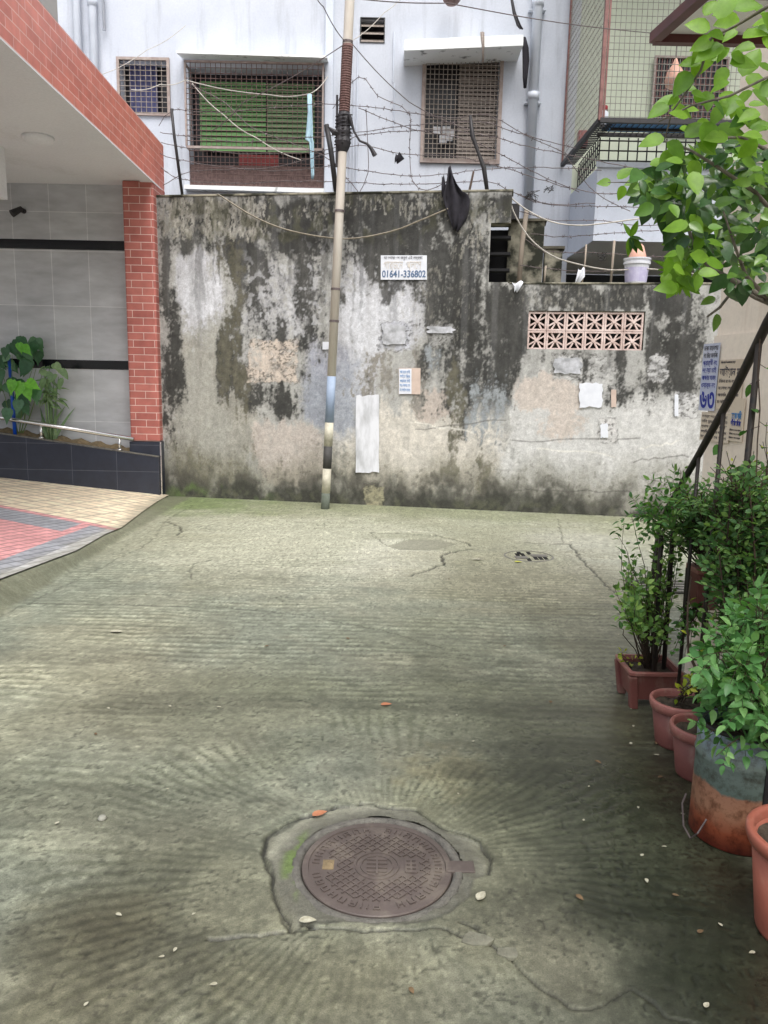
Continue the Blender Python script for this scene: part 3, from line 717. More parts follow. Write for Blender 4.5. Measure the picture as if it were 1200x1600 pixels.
    # olive streaks
    layer((86, 84, 58), (110, 104, 78), [(352, 360, 386, 660, .7), (690, 560, 722, 760, .72, .4), (738, 700, 770, 780, .7), (255, 700, 420, 780, .5)], .7, .5, .3, .44, .66, .8)
    # bluish drips
    layer((166, 178, 186), (150, 160, 166), [(665, 540, 690, 610, .7), (720, 590, 800, 680, .62, .5)], 1.1, .4, .2, .48, .66, .7)
    # damp, moss and splash along the foot
    topdk = sst(.9, 0, zT-Z)*sst(.30, .62, fbm(U*5, Z*2, 4, 371)+.1); C = C*(1-.35*topdk[..., None])
    zf = Z + .34*(fbm(U*3.5, Z*1.5, 5, 341)-.5)*1.7 + .10*(fl-.5)
    C = mixc(C, S(118, 114, 84), sst(.75, .30, zf)*.62)
    C = mixc(C, S(74, 72, 60), sst(.40, .20, zf)*sst(.38, .6, mf+.08)*.85)
    C = mixc(C, S(46, 48, 36), sst(.20, .08, zf)*.7)
    C = mixc(C, S(92, 122, 30), sst(.42, .6, n2)*fld([(275, 762, 350, 785, 1, .5), (350, 775, 420, 792, .6)])*.95)
    C = mixc(C, S(96, 100, 62), sst(.5, .66, n3)*sst(.2, .04, Z)*.4)
    sp = sst(.64, .72, fbm(U*20, Z*18, 3, 351))*sst(.9, .2, zf)*sst(.1, .3, zf)
    C = mixc(C, S(92, 86, 70), sp*.6)
    # scratches and long hair cracks on the pale part
    for a, b in [((650, 672), (790, 655)), ((800, 690), (1000, 684)), ((800, 765), (985, 768)), ((640, 660), (740, 676)), ((1000, 700), (1060, 690)), ((990, 720), (1075, 712)), ((840, 700), (960, 712))]:
        pts = [Wuv(a[0]+(b[0]-a[0])*i/8+random.uniform(-4, 4)*(0 < i < 8), a[1]+(b[1]-a[1])*i/8+random.uniform(-2.5, 2.5)) for i in range(9)]
        d = segdist(U, Z, pts); C = mixc(C, S(*random.choice([(226, 222, 208), (84, 80, 72)])), sst(.012, .004, d)*.6)
    lum = C.mean(-1, keepdims=True); C = lum*np.array([1.0, 1.0, .99])*.42+C*.58
    # rough scars of torn posters
    for (x0, y0, x1, y1, c) in [(388, 533, 465, 597, (196, 184, 172)), (594, 503, 642, 546, (176, 178, 186)), (668, 508, 708, 542, (150, 150, 148)), (862, 556, 912, 590, (192, 192, 190)), (916, 556, 962, 590, (178, 178, 176)), (1012, 556, 1046, 594, (186, 186, 186)), (1052, 614, 1092, 652, (196, 196, 196)), (935, 655, 965, 690, (200, 198, 196)), (570, 760, 600, 800, (150, 146, 120))]:
        (A0, A1), (B0, B1) = Wuv(x0, y1), Wuv(x1, y0)
        e = np.minimum(np.minimum(U-A0, B0-U), np.minimum(Z-A1, B1-Z))+.10*(n3-.5)+.05*(n4-.5)
        m = sst(-.006, .008, e)
        worn = sst(.34, .62, fbm(U*22, Z*26, 5, int(x0)))
        C = mixc(C, S(*c), m*(.35+.6*worn))
        C = mixc(C, S(66, 64, 58), m*sst(.54, .66, fbm(U*40, Z*58, 4, int(y0)))*sst(.4, .6, mf+.1)*.75)
        C = mixc(C, S(60, 58, 54), sst(.02, .0, np.abs(e))*sst(.45, .6, n4)*.6)
    C = C*(1+.42*(n4-.5)[..., None])*(1+.30*(n3-.5)[..., None])*(1+.2*(st2-.5)[..., None])
    relief = (.012*(n2-.5)+.006*(n3-.5)+.003*(n4-.5))
    cell = lambda a: a
    keep = ~((U > uS-.005) & (Z > zL))
    keep &= ~((U > nu0) & (U < nu1) & (Z > nz0) & (Z < nz1+.0))
    keep &= ~((U > bu0) & (U < bu1) & (Z > bz0) & (Z < bz1))
    P = np.empty(U.shape+(3,))
    off = relief+.012
    P[..., 0] = GL.x+wd.x*U+wn.x*off; P[..., 1] = GL.y+wd.y*U+wn.y*off; P[..., 2] = Z
    root = thing('boundary_wall', 'tall grimy plastered boundary wall, black with algae on top, stepping down beside the pink screen blocks', 'wall', WP(2.8, 0))
    base = tuple(root.location)
    o = grid_mesh('plaster', P, C, None, M['wallpaint'], keep, base); o.location = (0, 0, 0); o.parent = root
    T = .22
    def seg(mb, u0, u1, z0, z1, f=.0, t=T):
        a, b = WP(u0, z0, f), WP(u1, z0, f); c, d = WP(u1, z0, f-t), WP(u0, z0, f-t)
        mb.hexa([(a.x, a.y, z0), (b.x, b.y, z0), (c.x, c.y, z0), (d.x, d.y, z0), (a.x, a.y, z1), (b.x, b.y, z1), (c.x, c.y, z1), (d.x, d.y, z1)])
    mb = MB()
    seg(mb, -.35, nu0, -.1, zT-.004); seg(mb, nu0, uS, nz1, zT-.004); seg(mb, nu0, bu0, -.1, nz0)
    seg(mb, bu0, bu1, -.1, bz0); seg(mb, bu0, bu1, bz1, zL-.004); seg(mb, bu1, uE, -.1, zL-.004)
    seg(mb, uS, bu0, nz0, zL-.004)
    if nu1 < uS-.01: seg(mb, nu1, uS, nz0, nz1)
    mb.build('masonry', M['mossy_masonry'], root)
    mb = MB(); seg(mb, nu0-.02, uS+.0, nz0, nz1, -T-.16, .05); mb.build('niche_back', M['black_gap'], root)  # dark board standing in for the niche's shade
    mb = MB()
    for k in range(3):
        z = nz0+(nz1-nz0)*(k+.8)/3.6; seg(mb, nu0+.004, nu1-.012, z, z+.03, -.10, .14)
    mb.build('niche_shelf', M['black_gap'], root)
    # capping
    mb = MB(); seg(mb, -.36, uS+.012, zT-.002, zT+.022, .022, T+.04); seg(mb, uS+.013, uE, zL-.002, zL+.018, .022, T+.04)
    mb.build('capping', M['mossy_masonry'], root, bevel=.006)
    # screen blocks 6 x 2
    bw = (bu1-bu0)/6; bh = (bz1-bz0)/2
    def P3(u, z, f): return WP(u, z, f)
    def block(i, j):
        mb = MB(); u0 = bu0+i*bw+.002; u1 = bu0+(i+1)*bw-.002; z0 = bz0+j*bh+.002; z1 = bz0+(j+1)*bh-.002; f = -.004
        rim = .020
        for (a0, a1, c0, c1) in [(u0, u1, z0, z0+rim), (u0, u1, z1-rim, z1), (u0, u0+rim, z0+rim, z1-rim), (u1-rim, u1, z0+rim, z1-rim)]: seg(mb, a0, a1, c0, c1, f, .08)
        cu, cz = (u0+u1)/2, (z0+z1)/2; hu, hz = (u1-u0)/2-rim*.6, (z1-z0)/2-rim*.6
        for k, an in enumerate([30, 60, 120, 150, 210, 240, 300, 330]):
            ca_, sa_ = math.cos(math.radians(an)), math.sin(math.radians(an)); s = min(hu/abs(ca_), hz/abs(sa_))
            pts = []; w = .0085
            a = P3(cu, cz, f-.005-k*.0011); b = P3(cu+ca_*s, cz+sa_*s, f-.005-k*.0011)
            mb.slab(a-wn*.03, b-wn*.03, wn, w*2, .06)
        mb2 = 14; ring = []
        a = P3(cu, cz, f-.002); mb.tube([a-wn*.06, a], .020, 12)
        mb.build('screen_block', M['blockpink'], root)
    for i in range(6):
        for j in range(2): block(i, j)
make_wall()

# masonry remains behind the low wall
def pier(px0, px1, py0, off, th, name, label, m='mossy_masonry'):
    a = Wp(px0, 450, -off); b = Wp(px1, 450, -off); z1 = Wp((px0+px1)/2, py0, -off).z
    mb = MB(); e = -wn*th
    q = [(a.x, a.y, 0), (b.x, b.y, 0), (b.x+e.x, b.y+e.y, 0), (a.x+e.x, a.y+e.y, 0)]
    mb.hexa(q+[(x, y, z1) for x, y, _ in q])
    c = [(a.x-.02, a.y-.02, z1), (b.x+.02, b.y-.02, z1), (b.x+e.x+.02, b.y+e.y, z1), (a.x+e.x-.02, a.y+e.y, z1)]
    r = thing(name, label, 'pier', ((a.x+b.x)/2, (a.y+b.y)/2, 0)); mb.build('shaft', M[m], r, bevel=.01)
    mb = MB(); mb.hexa(c+[(x, y, z1+.03) for x, y, _ in c]); mb.build('coping', M['masonry'], r)
pier(790, 846, 346, .30, .3, 'masonry_pier', 'taller mossy masonry pier behind the step in the wall')
pier(848, 876, 389, .36, .3, 'masonry_pier', 'shorter mossy masonry stub next to the dark opening')
# ================================================================== PALE BLUE BUILDING
def sheet_holes(mb, x0, x1, z0, z1, y, holes, dep):
    xs = sorted({x0, x1, *[h[0] for h in holes], *[h[1] for h in holes]}); zs = sorted({z0, z1, *[h[2] for h in holes], *[h[3] for h in holes]})
    xs = [v for v in xs if x0 <= v <= x1]; zs = [v for v in zs if z0 <= v <= z1]
    for i in range(len(xs)-1):
        for j in range(len(zs)-1):
            cx, cz = (xs[i]+xs[i+1])/2, (zs[j]+zs[j+1])/2
            if any(h[0] < cx < h[1] and h[2] < cz < h[3] for h in holes): continue
            mb.quad((xs[i], y, zs[j]), (xs[i+1], y, zs[j]), (xs[i+1], y, zs[j+1]), (xs[i], y, zs[j+1]))
    for a, b, c, d in holes:
        mb.quad((a, y, c), (a, y, d), (a, y+dep, d), (a, y+dep, c)); mb.quad((b, y, d), (b, y, c), (b, y+dep, c), (b, y+dep, d))
        mb.quad((a, y, d), (b, y, d), (b, y+dep, d), (a, y+dep, d)); mb.quad((b, y, c), (a, y, c), (a, y+dep, c), (b, y+dep, c))
B = lambda px, py, off=0: atY(px, py, YB-off)
def rectB(x0, y0, x1, y1, off=0):
    a = B(x0, (y0+y1)/2, off); b = B(x1, (y0+y1)/2, off); t = B((x0+x1)/2, y0, off); u = B((x0+x1)/2, y1, off)
    return a.x, b.x, u.z, t.z
def grille(mb, x0, x1, z0, z1, y, nx, nz, r=.004, sl=.0, jig=0.0):
    for i in range(nx+1):
        x = x0+(x1-x0)*i/nx+random.uniform(-jig, jig); mb.tube([(x, y, z0), (x, y, z1)], r, 4)
    for j in range(nz+1):
        z = z0+(z1-z0)*j/nz+random.uniform(-jig, jig); mb.tube([(x0, y-.006, z+sl*0), (x1, y-.006, z)], r, 4)
def frame(mb, x0, x1, z0, z1, y, w=.03, d=.03):
    mb.box(x0-w, x0, y-d/2, y+d/2, z0-w, z1+w); mb.box(x1, x1+w, y-d/2, y+d/2, z0-w, z1+w)
    mb.box(x0, x1, y-d/2, y+d/2, z0-w, z0); mb.box(x0, x1, y-d/2, y+d/2, z1, z1+w)
bl = thing('apartment_building', 'pale blue apartment building with barred windows and caged balcony behind the grimy wall', 'building', (1, YB, 0))
w1 = rectB(188, 95, 262, 177); w2 = rectB(296, 108, 506, 292); w3 = rectB(664, 88, 778, 250); vt = rectB(564, 29, 600, 66)
xl = B(92, 60).x; xr = B(892, 300).x; xm = B(509, 200).x
TOP = 12.0
mb = MB()
sheet_holes(mb, xl, xm, 2.6, TOP, YB, [w1, w2], .22)
sheet_holes(mb, xm, xr, 2.6, TOP, YB, [w3, vt], .22)
mb.quad((xl, YB, 2.6), (xl, YB, TOP), (xl, YB+4, TOP), (xl, YB+4, 2.6))
bal_x0, bal_x1 = B(892, 300).x, 7.5
bz = atY(930, 376, 9.86).z     # underside of the bay
mb.quad((xr, YB+.001, bz), (bal_x1, YB+.001, bz), (bal_x1, YB+.001, TOP), (xr, YB+.001, TOP)) if False else None
mb.box(xl, bal_x1, YB+4, YB+4.2, 0, TOP); mb.box(bal_x1, bal_x1+.2, 9.9, YB+4, 0, TOP); mb.box(xl, bal_x1+.2, YB+.3, YB+4, TOP, TOP+.15)
mb.build('wall', M['blue'], bl)
mb = MB(); mb.box(xl, xr, YB+.02, YB+.2, -.1, 2.595); mb.build('shade_wall', M['shade_wall'], bl)  # lower facade coloured dark for the gloom seen through the screen blocks
# pilaster strip at the joint of the two facade halves
p0, p1 = B(508, 200).x, B(520, 200).x
mb = MB(); mb.box(p0, p1, YB-.05, YB-.002, 2.6, TOP); mb.build('pilaster', M['blue2'], bl)
# rooms behind windows
mb = MB()
for a, b, c, d in (w1, w2, w3, vt): mb.box(a-.03, b+.03, YB+.223, YB+.26, c-.03, d+.03)
mb.build('dark_room', M['glassdark'], bl)
# window 1
x0, x1, z0, z1 = w1
wf = MB(); frame(wf, x0, x1, z0, z1, YB-.01, .035, .05); W1 = wf.build('window', M['rustframe'], bl); W1['label'] = 'small barred window with blue grey curtain'
mb = MB(); grille(mb, x0, x1, z0, z1, YB-.03, 9, 10, .0045); mb.build('grille', M['greygrille'], W1)
mb = MB()
for k in range(10):
    a = x0+(x1-x0)*(.12+.6*k/10); b = x0+(x1-x0)*(.12+.6*(k+1)/10); yy = YB+.15+(.02 if k % 2 else 0); y2 = YB+.15+(0 if k % 2 else .02)
    mb.quad((a, yy, z0), (b, y2, z0), (b, y2, z1), (a, yy, z1))
mb.build('curtain', M['cloth_blue'], W1)
# window 2 : wide, boxed grille, green curtain above, dark gap and brown grille under it
x0, x1, z0, z1 = w2; zm = B(400, 236).z; zb = B(400, 250).z
wf = MB(); yo = YB-.18
for (xx) in (x0, x1): wf.box(xx-.012, xx+.012, yo-.01, yo+.02, zm, z1+.02)
wf.box(x0, x1, yo-.01, yo+.014, zm-.03, zm); wf.box(x0, x1, yo-.01, yo+.014, z1, z1+.025)
for xx in (x0, x1): wf.box(xx-.01, xx+.01, yo+.02, YB-.002, zm-.02, zm); wf.box(xx-.01, xx+.01, yo+.02, YB-.002, z1-.02, z1)
W2 = wf.build('window', M['rustframe'], bl); W2['label'] = 'wide window with boxed grille over a green curtain'
mb = MB(); grille(mb, x0, x1, zm, z1, yo, 27, 16, .0048, jig=.004); mb.build('grille', M['rustbar'], W2)
mb = MB(); grille(mb, x0, x1, z0, zm-.02, YB-.03, 30, 6, .0055, jig=.004); mb.build('grille', M['rustbar'], W2)
def strips(mb, xa, xb, za, zb, y, n, amp=.02):
    for k in range(n):
        a = za+(zb-za)*k/n; b = za+(zb-za)*(k+1)/n; mb.quad((xa, y, a), (xb, y, a), (xb, y+amp, b-.004), (xa, y+amp, b-.004))
mb = MB(); strips(mb, x0+.12, x0+(x1-x0)*.56, zm+.02, z1-.12, YB+.10, 14); mb.build('curtain', M['green_curtain'], W2)
mb = MB(); strips(mb, x0+(x1-x0)*.57, x1-.14, zm+.02, z1-.12, YB+.12, 14); mb.build('curtain', M['green_curtain2'], W2)
mb = MB(); mb.box(x0+(x1-x0)*.36, x0+(x1-x0)*.66, YB+.05, YB+.08, zb-.06, zb+.08); mb.build('cloth', M['redcloth'], W2)
mb = MB(); mb.box(x0, x1, YB+.02, YB+.06, z0, z0+.28); mb.build('lower_panel', M['rustbar'], W2)
mb = MB(); mb.hexa([(x0-.06, YB-.12, z0-.07), (x1+.02, YB-.12, z0-.09), (x1+.02, YB-.002, z0-.09), (x0-.06, YB-.002, z0-.07), (x0-.06, YB-.12, z0-.02), (x1+.02, YB-.12, z0-.03), (x1+.02, YB-.002, z0-.01), (x0-.06, YB-.002, z0-.0)]); mb.build('sill', M['whitestain'], W2)
mb = MB(); mb.hexa([(x0-.07, YB-.34, z1+.05), (x1+.06, YB-.34, z1+.03), (x1+.06, YB-.002, z1+.09), (x0-.07, YB-.002, z1+.11), (x0-.07, YB-.34, z1+.075), (x1+.06, YB-.34, z1+.055), (x1+.06, YB-.002, z1+.13), (x0-.07, YB-.002, z1+.15)]); mb.build('canopy', M['whitestain'], W2)
# window 3
x0, x1, z0, z1 = w3
wf = MB(); frame(wf, x0, x1, z0, z1, YB-.01, .05, .06); W3 = wf.build('window', M['rustframe'], bl); W3['label'] = 'tall barred window under a concrete sunshade'
mb = MB(); grille(mb, x0, x1, z0, z1, YB-.05, 17, 21, .0048); mb.build('grille', M['greygrille'], W3)
mb = MB()
for k in range(26):
    z = z0+(z1-z0)*k/26; mb.quad((x0+(x1-x0)*.46, YB+.10, z), (x1, YB+.10, z), (x1, YB+.12, z+(z1-z0)/26-.004), (x0+(x1-x0)*.46, YB+.12, z+(z1-z0)/26-.004))
mb.build('shutter', M['shutter'], W3)
mb = MB()
for k in range(6):
    cx = x0+(x1-x0)*random.uniform(.15, .45); cz = z0+(z1-z0)*random.uniform(.2, .3); mb.box(cx-.05, cx+.05, YB+.02+k*.003, YB+.05+k*.003, cz-.04, cz+.05)
mb.build('stored_things', M['papergrey'], W3)
# sunshade
sa = B(632, 66, .45); sb_ = B(818, 58, .45)
mb = MB(); mb.hexa([(sa.x, YB-.45, sa.z-.10), (sb_.x, YB-.45, sb_.z-.10), (sb_.x, YB-.002, sb_.z-.12), (sa.x, YB-.002, sa.z-.12), (sa.x, YB-.45, sa.z+.03), (sb_.x, YB-.45, sb_.z+.03), (sb_.x, YB-.002, sb_.z+.05), (sa.x, YB-.002, sa.z+.05)])
mb.build('sunshade', M['whitestain'], bl, bevel=.005)
# vent
x0, x1, z0, z1 = vt
mb = MB(); frame(mb, x0, x1, z0, z1, YB+.01, .012, .04); V = mb.build('vent', M['darkiron'], bl)
mb = MB()
for k in range(3):
    z = z0+(z1-z0)*(k+.35)/3.1; mb.hexa([(x0, YB-.0, z-.03), (x1, YB-.0, z-.03), (x1, YB+.1, z+.03), (x0, YB+.1, z+.03), (x0, YB, z-.015), (x1, YB, z-.015), (x1, YB+.1, z+.045), (x0, YB+.1, z+.045)])
mb.build('louvre', M['greygrille'], V)
# pipes
def pipe(px, ya, yb, r, off, m, name='drain_pipe', joints=()):
    a = B(px, ya, off); b = B(px, yb, off); za, zb_ = a.z, b.z; x = (a.x+b.x)/2 if abs(ya-yb) < 400 else b.x
    mb = MB(); mb.tube([(x, YB-off, zb_), (x, YB-off, za)], r, 14); o = mb.build(name, M[m], bl, smooth=True)
    for j in joints:
        z = B(px, j, off).z; mb = MB(); mb.tube([(x, YB-off, z-.05), (x, YB-off, z+.05)], r*1.22, 14); mb.box(x-r*1.6, x+r*1.6, YB-off+.0, YB-.002, z-.09, z-.07); mb.build('pipe_socket', M[m], o, smooth=True)
x831 = 831
a = B(831, 200, .09); mb = MB(); mb.tube([(a.x, YB-.09, B(815, 330, .09).z), (a.x, YB-.09, TOP)], .065, 16); PI1 = mb.build('drain_pipe', M['bluepipe'], bl, smooth=True)
for j in (4, 150):
    z = B(831, j, .09).z; mb = MB(); mb.tube([(a.x, YB-.09, z-.05), (a.x, YB-.09, z+.04)], .08, 16); mb.box(a.x-.11, a.x+.11, YB-.08, YB-.002, z-.09, z-.07); mb.build('pipe_socket', M['bluepipe'], PI1, smooth=True)
for px, r, yb in ((121, .055, 150), (146, .055, 170), (163, .022, 47)):
    a = B(px, 50, .08); mb = MB(); zb_ = B(px, yb, .08).z if yb < 100 else 2.6
    mb.tube([(a.x, YB-.08, zb_), (a.x, YB-.08, TOP)], r, 12); o = mb.build('drain_pipe', M['bluepipe'], bl, smooth=True)
    if px == 146:
        z = B(px, 2, .08).z; mb = MB(); mb.tube([(a.x, YB-.08, z-.06), (a.x, YB-.08, z+.04)], r*1.2, 12); mb.build('pipe_socket', M['bluepipe'], o, smooth=True)
for px, y0_, y1_ in ((541, 180, 305), (546, 180, 305), (551, 120, 305), (556, 60, 305), (614, 50, 128), (615, 130, 200)):
    a = B(px, y0_, .02); b = B(px, y1_, .02); mb = MB(); mb.tube([(b.x, YB-.02, b.z), (b.x, YB-.02, a.z)], .008, 6); mb.build('conduit', M['blue2'], bl)
# small lamp under the upper slab
p = B(706, -4, .3); mb = MB(); mb.lathe((p.x, p.y, p.z), [(.02, -.09), (.07, -.08), (.115, -.03), (.12, .03), (.04, .05), (.02, .4)], 16)
mb.build('hanging_pot', M['rustbar'], bl, smooth=True)
# ---- balcony bay
xa = atY(930, 320, 9.86).x; ztop = atY(940, 262, 9.86).z; XR = 7.4
mb = MB()
mb.box(xa, XR, 9.86, 9.98, bz, ztop); mb.box(xr-.005, xa, YB-.002, YB-.001, bz, ztop) if False else None
# left flank runs from the facade to the front corner
mb.hexa([(xa, 9.86, bz), (xa, 9.98, bz), (xr+.12, YB, bz), (xr, YB, bz), (xa, 9.86, ztop), (xa, 9.98, ztop), (xr+.12, YB, ztop), (xr, YB, ztop)])
BAL = mb.build('balcony', M['blue2'], bl)
mb = MB(); mb.hexa([(xa-.03, 9.82, ztop), (XR, 9.82, ztop), (XR, 10.02, ztop), (xa+.1, 10.02, ztop), (xa-.03, 9.82, ztop+.06), (XR, 9.82, ztop+.06), (XR, 10.02, ztop+.06), (xa+.1, 10.02, ztop+.06)])
mb.build('coping', M['blue2'], BAL)
mb = MB(); mb.hexa([(xa+.01, 9.87, bz-.001), (XR, 9.87, bz-.001), (XR, YB+1.5, bz-.001), (xr+.01, YB+1.5, bz-.001), (xa+.01, 9.87, bz+.12), (XR, 9.87, bz+.12), (XR, YB+1.5, bz+.12), (xr+.01, YB+1.5, bz+.12)])
mb.build('floor_slab', M['soffit'], BAL)
mb = MB(); mb.box(xr, XR, YB, YB+.1, bz+.12, 8.2); mb.build('inner_wall', M['green_in'], BAL)
mb = MB(); mb.box(xa, XR, 9.6, YB, 8.25, 8.4); mb.build('upper_slab', M['blue2'], BAL)
# recess under the bay, its shade put into the charcoal wall colour
mb = MB(); mb.box(xr-.01, XR, YB+1.6, YB+1.7, 0, bz); mb.box(xr-.12, xr-.02, YB+.2, YB+1.6, 0, bz); mb.build('ground_floor_recess', M['shade_wall'], bl)
# cage
YC = 9.36
cx0 = atY(937, 190, YC).x; cz0 = atY(937, 188, YC).z; cxr = 6.2; ct = 8.0; cfar = B(880, 225).x
mb = MB()
mb.box(cx0-.02, cx0+.02, YC-.02, YC+.02, cz0, ct); mb.box(cx0+.03, cx0+.05, YC-.01, YC+.01, cz0, ct); mb.box(cfar-.015, cfar+.015, YB-.04, YB-.01, cz0, ct)
CG = mb.build('cage', M['cageframe'], bl); CG['label'] = 'large wire balcony cage with brown corner post'
mb = MB()
for i in range(int((cxr-cx0)/.058)):
    x = cx0+.05+i*.058; mb.tube([(x, YC, cz0+.02), (x, YC, ct)], .0036, 4)
for j in range(int((ct-cz0)/.07)):
    z = cz0+.04+j*.07; mb.tube([(cx0, YC-.004, z), (cxr, YC-.004, z)], .0036, 4)
mb.build('wire_mesh', M['cagewire'], CG)
mb = MB()
def cs(t, z): return (cx0+(cfar-cx0)*t, YC+(YB-.02-YC)*t, z)
for i in range(32): mb.tube([cs(i/32, cz0+.02), cs(i/32, ct)], .0036, 4)
for j in range(int((ct-cz0)/.085)):
    z = cz0+.04+j*.085; mb.tube([cs(0, z), cs(1, z)], .0036, 4)
mb.build('wire_mesh', M['cagewire'], CG)
mb = MB()
mb.slab((cx0, YC, cz0), (cxr, YC, cz0), (0, 0, 1), .05, .05); mb.slab(cs(0, cz0), cs(1, cz0), (0, 0, 1), .05, .05)
for i in range(26):
    t = i/26; a = cs(t, cz0-.004); mb.tube([a, (xa+.05 if t < .25 else a[0]+.16, a[1], cz0-.004)], .009, 4)
mb.slab((cx0+.2, YC+.26, cz0-.01), (cxr, YC+.26, cz0-.01), (0, 0, 1), .03, .03); mb.slab((cx0+.1, YC+.46, cz0-.012), (cxr, YC+.46, cz0-.012), (0, 0, 1), .04, .04)
for i in range(48): x = cx0+i*.07; mb.tube([(x, YC, cz0-.006), (x, YC+.5, cz0-.006)], .006, 4)
mb.build('cage_floor', M['darkiron'], CG)
mb = MB(); mb.box(cx0+.12, cx0+1.3, YC+.06, YC+.4, cz0+.004, cz0+.012); mb.build('blue_sheet', M['bluemat'], CG)
# lower cage on parapet
mb = MB(); z0 = ztop+.06; z1 = cz0-.02; y = 9.9
for i in range(30): x = xa+.02+i*.115; mb.tube([(x, y, z0), (x, y, z1)], .0085, 4)
for j in range(3): z = z0+.03+(z1-z0)*j/2.6; mb.tube([(xa, y-.01, z), (XR-1, y-.01, z)], .009, 4)
def cs2(t, z): return (xa+.02+(xr+.06-xa)*t, y+(YB-.03-y)*t, z)
for i in range(12): mb.tube([cs2(i/11, z0), cs2(i/11, z1)], .0085, 4)
for j in range(4): z = z0+.02+(z1-z0)*j/3; mb.tube([cs2(0, z), cs2(1, z)], .009, 4)
mb.build('lower_railing', M['darkiron'], bl)
# inner window with dark bars
a, b, c, d = rectB(1020, 95, 1128, 205)
mb = MB(); frame(mb, a, b, c, d, YB-.06, .03, .04); W4 = mb.build('window', M['rustframe'], bl); W4['label'] = 'barred window inside the caged balcony'
mb = MB(); mb.box(a, b, YB-.05, YB-.02, c, d); mb.build('pane', M['glassdark'], W4)
mb = MB(); grille(mb, a, b, c, d, YB-.085, 14, 11, .006); mb.build('grille', M['cageframe'], W4)
# things in the balcony
p = atY(1054, 122, 10.2); r = thing('hanging_lantern', 'orange clay lantern hanging inside the caged balcony', 'lantern', (p.x, p.y, p.z))
mb = MB(); mb.lathe((p.x, p.y, p.z-.12), [(.05, 0), (.10, .03), (.115, .10), (.09, .2), (.04, .27), (.015, .34)], 18); mb.build('body', M['pinkclay'], r, smooth=True)
mb = MB(); mb.tube([(p.x, p.y, p.z+.2), (p.x, p.y, 8.2)], .006, 5); mb.build('cord', M['wire'], r)
p = atY(943, 178, 9.62); r = thing('jar', 'small jar with red lid on the caged balcony floor', 'jar', (p.x, p.y, cz0+.01))
mb = MB(); mb.lathe((p.x, p.y, cz0+.012), [(.05, 0), (.055, .02), (.055, .15), (.04, .17)], 16); mb.build('body', M['paper'], r, smooth=True)
mb = MB(); mb.lathe((p.x, p.y, cz0+.183), [(.045, 0), (.045, .05), (.03, .06)], 16); mb.build('lid', M['redplastic'], r, smooth=True)
p = atY(912, 185, 10.4); mb = MB(); mb.box(p.x-.06, p.x+.06, p.y-.05, p.y+.05, cz0+.01, cz0+.2); tag(mb.build('box', M['redplastic'], bevel=.01), 'small dark red box on the balcony cage floor near its side', 'box')
# far building
g0 = atY(30, 0, 16); mb = MB(); mb.box(-12, -4.2, 15, 19, 0, 16); F1 = mb.build('wall', M['greybuilding'], None)
F1.name = 'rear_building'; tag(F1, 'plain grey building glimpsed behind the pale blue one', 'building')
# ================================================================== LEFT BUILDING WITH PILLAR AND CANOPY
cA = atY(204, 690, YP); cB = atY(250, 690, YP)             # pillar front face
zs_ = atY(236, 282, YP).z; px0, px1 = atY(204, 690, YP).x, atY(250, 690, YP).x
sideback = atP(268, 690, Vector((px1, YP, 0)), Vector((1, 0, 0)))
PD = .52
fN = atG(0, 57, zs_)                                       # fascia lower edge, near the camera
fdir = Vector((fN.x-px1, fN.y-YP, 0)).normalized(); fn = Vector((-fdir.y, fdir.x, 0)); fn = -fn if fn.x < 0 else fn
ftop = atY(250, 224, YP+.45).z
print('fascia', px1, YP, zs_, fN[:], ftop, 'pillar side', sideback.y)
lb = thing('tiled_building', 'building with red brick tile pillar and canopy, grey tiled wall and black base', 'building', (px0-2, YP, 0))
zb0 = atY(228, 690, YP).z
mb = MB(); mb.box(px0, px1, YP, YP+PD, zb0, zs_-.002); mb.build('pillar', M['brick'], lb, bevel=.02)
mb = MB(); mb.box(px0-.01, px1+.012, YP-.012, YP+PD, -.05, zb0-.002); mb.build('pillar_base', M['blacktile'], lb)
mb = MB(); mb.box(px1+.002, px1+.018, YP-.02, YP-.004, 0, zb0); mb.build('corner_trim', M['steel'], lb)
# fascia: brick tile band, soffit slab
far = Vector((px1, YP, 0)) - fdir*(PD+.02); nr = fN + fdir*3.2
mb = MB(); t = .14; e = -fn*t
q = [far, nr, nr+e, far+e]
L = (nr-far).length
zz0, zz1 = zs_-.006, ftop
v = [(p.x, p.y, zz0) for p in q]+[(p.x, p.y, zz1) for p in q]
mb.add(v, [(0, 1, 5, 4)], [[(0, zz0), (L, zz0), (L, zz1), (0, zz1)]]); mb.add(v, [(1, 2, 6, 5), (2, 3, 7, 6), (3, 0, 4, 7), (4, 5, 6, 7)])
mb.build('fascia', M['bricklit'], lb)
mb = MB(); q = [far+e*1.02, nr+e*1.02, Vector((-7, nr.y, 0)), Vector((-7, far.y, 0))]
v = [(p.x, p.y, zs_) for p in q]+[(p.x, p.y, zs_+.2) for p in q]; mb.hexa([v[i] for i in (0, 3, 2, 1)]+[v[i] for i in (4, 7, 6, 5)]); SF = mb.build('soffit', M['soffit'], lb)
mb = MB(); p_, q_ = far-fn*.003, nr-fn*.003
mb.slab(Vector((far.x, far.y, zs_-.014))-fn*.068, Vector((nr.x, nr.y, zs_-.014))-fn*.068, (0, 0, 1), .15, .014); mb.build('drip_edge', M['soffit'], lb)
lp = atG(60, 217, zs_-.02); mb = MB(); mb.lathe((lp.x, lp.y, zs_-.07), [(.03, 0), (.10, .008), (.14, .03), (.15, .068)], 24); mb.build('ceiling_lamp', M['soffit'], lb, smooth=True)
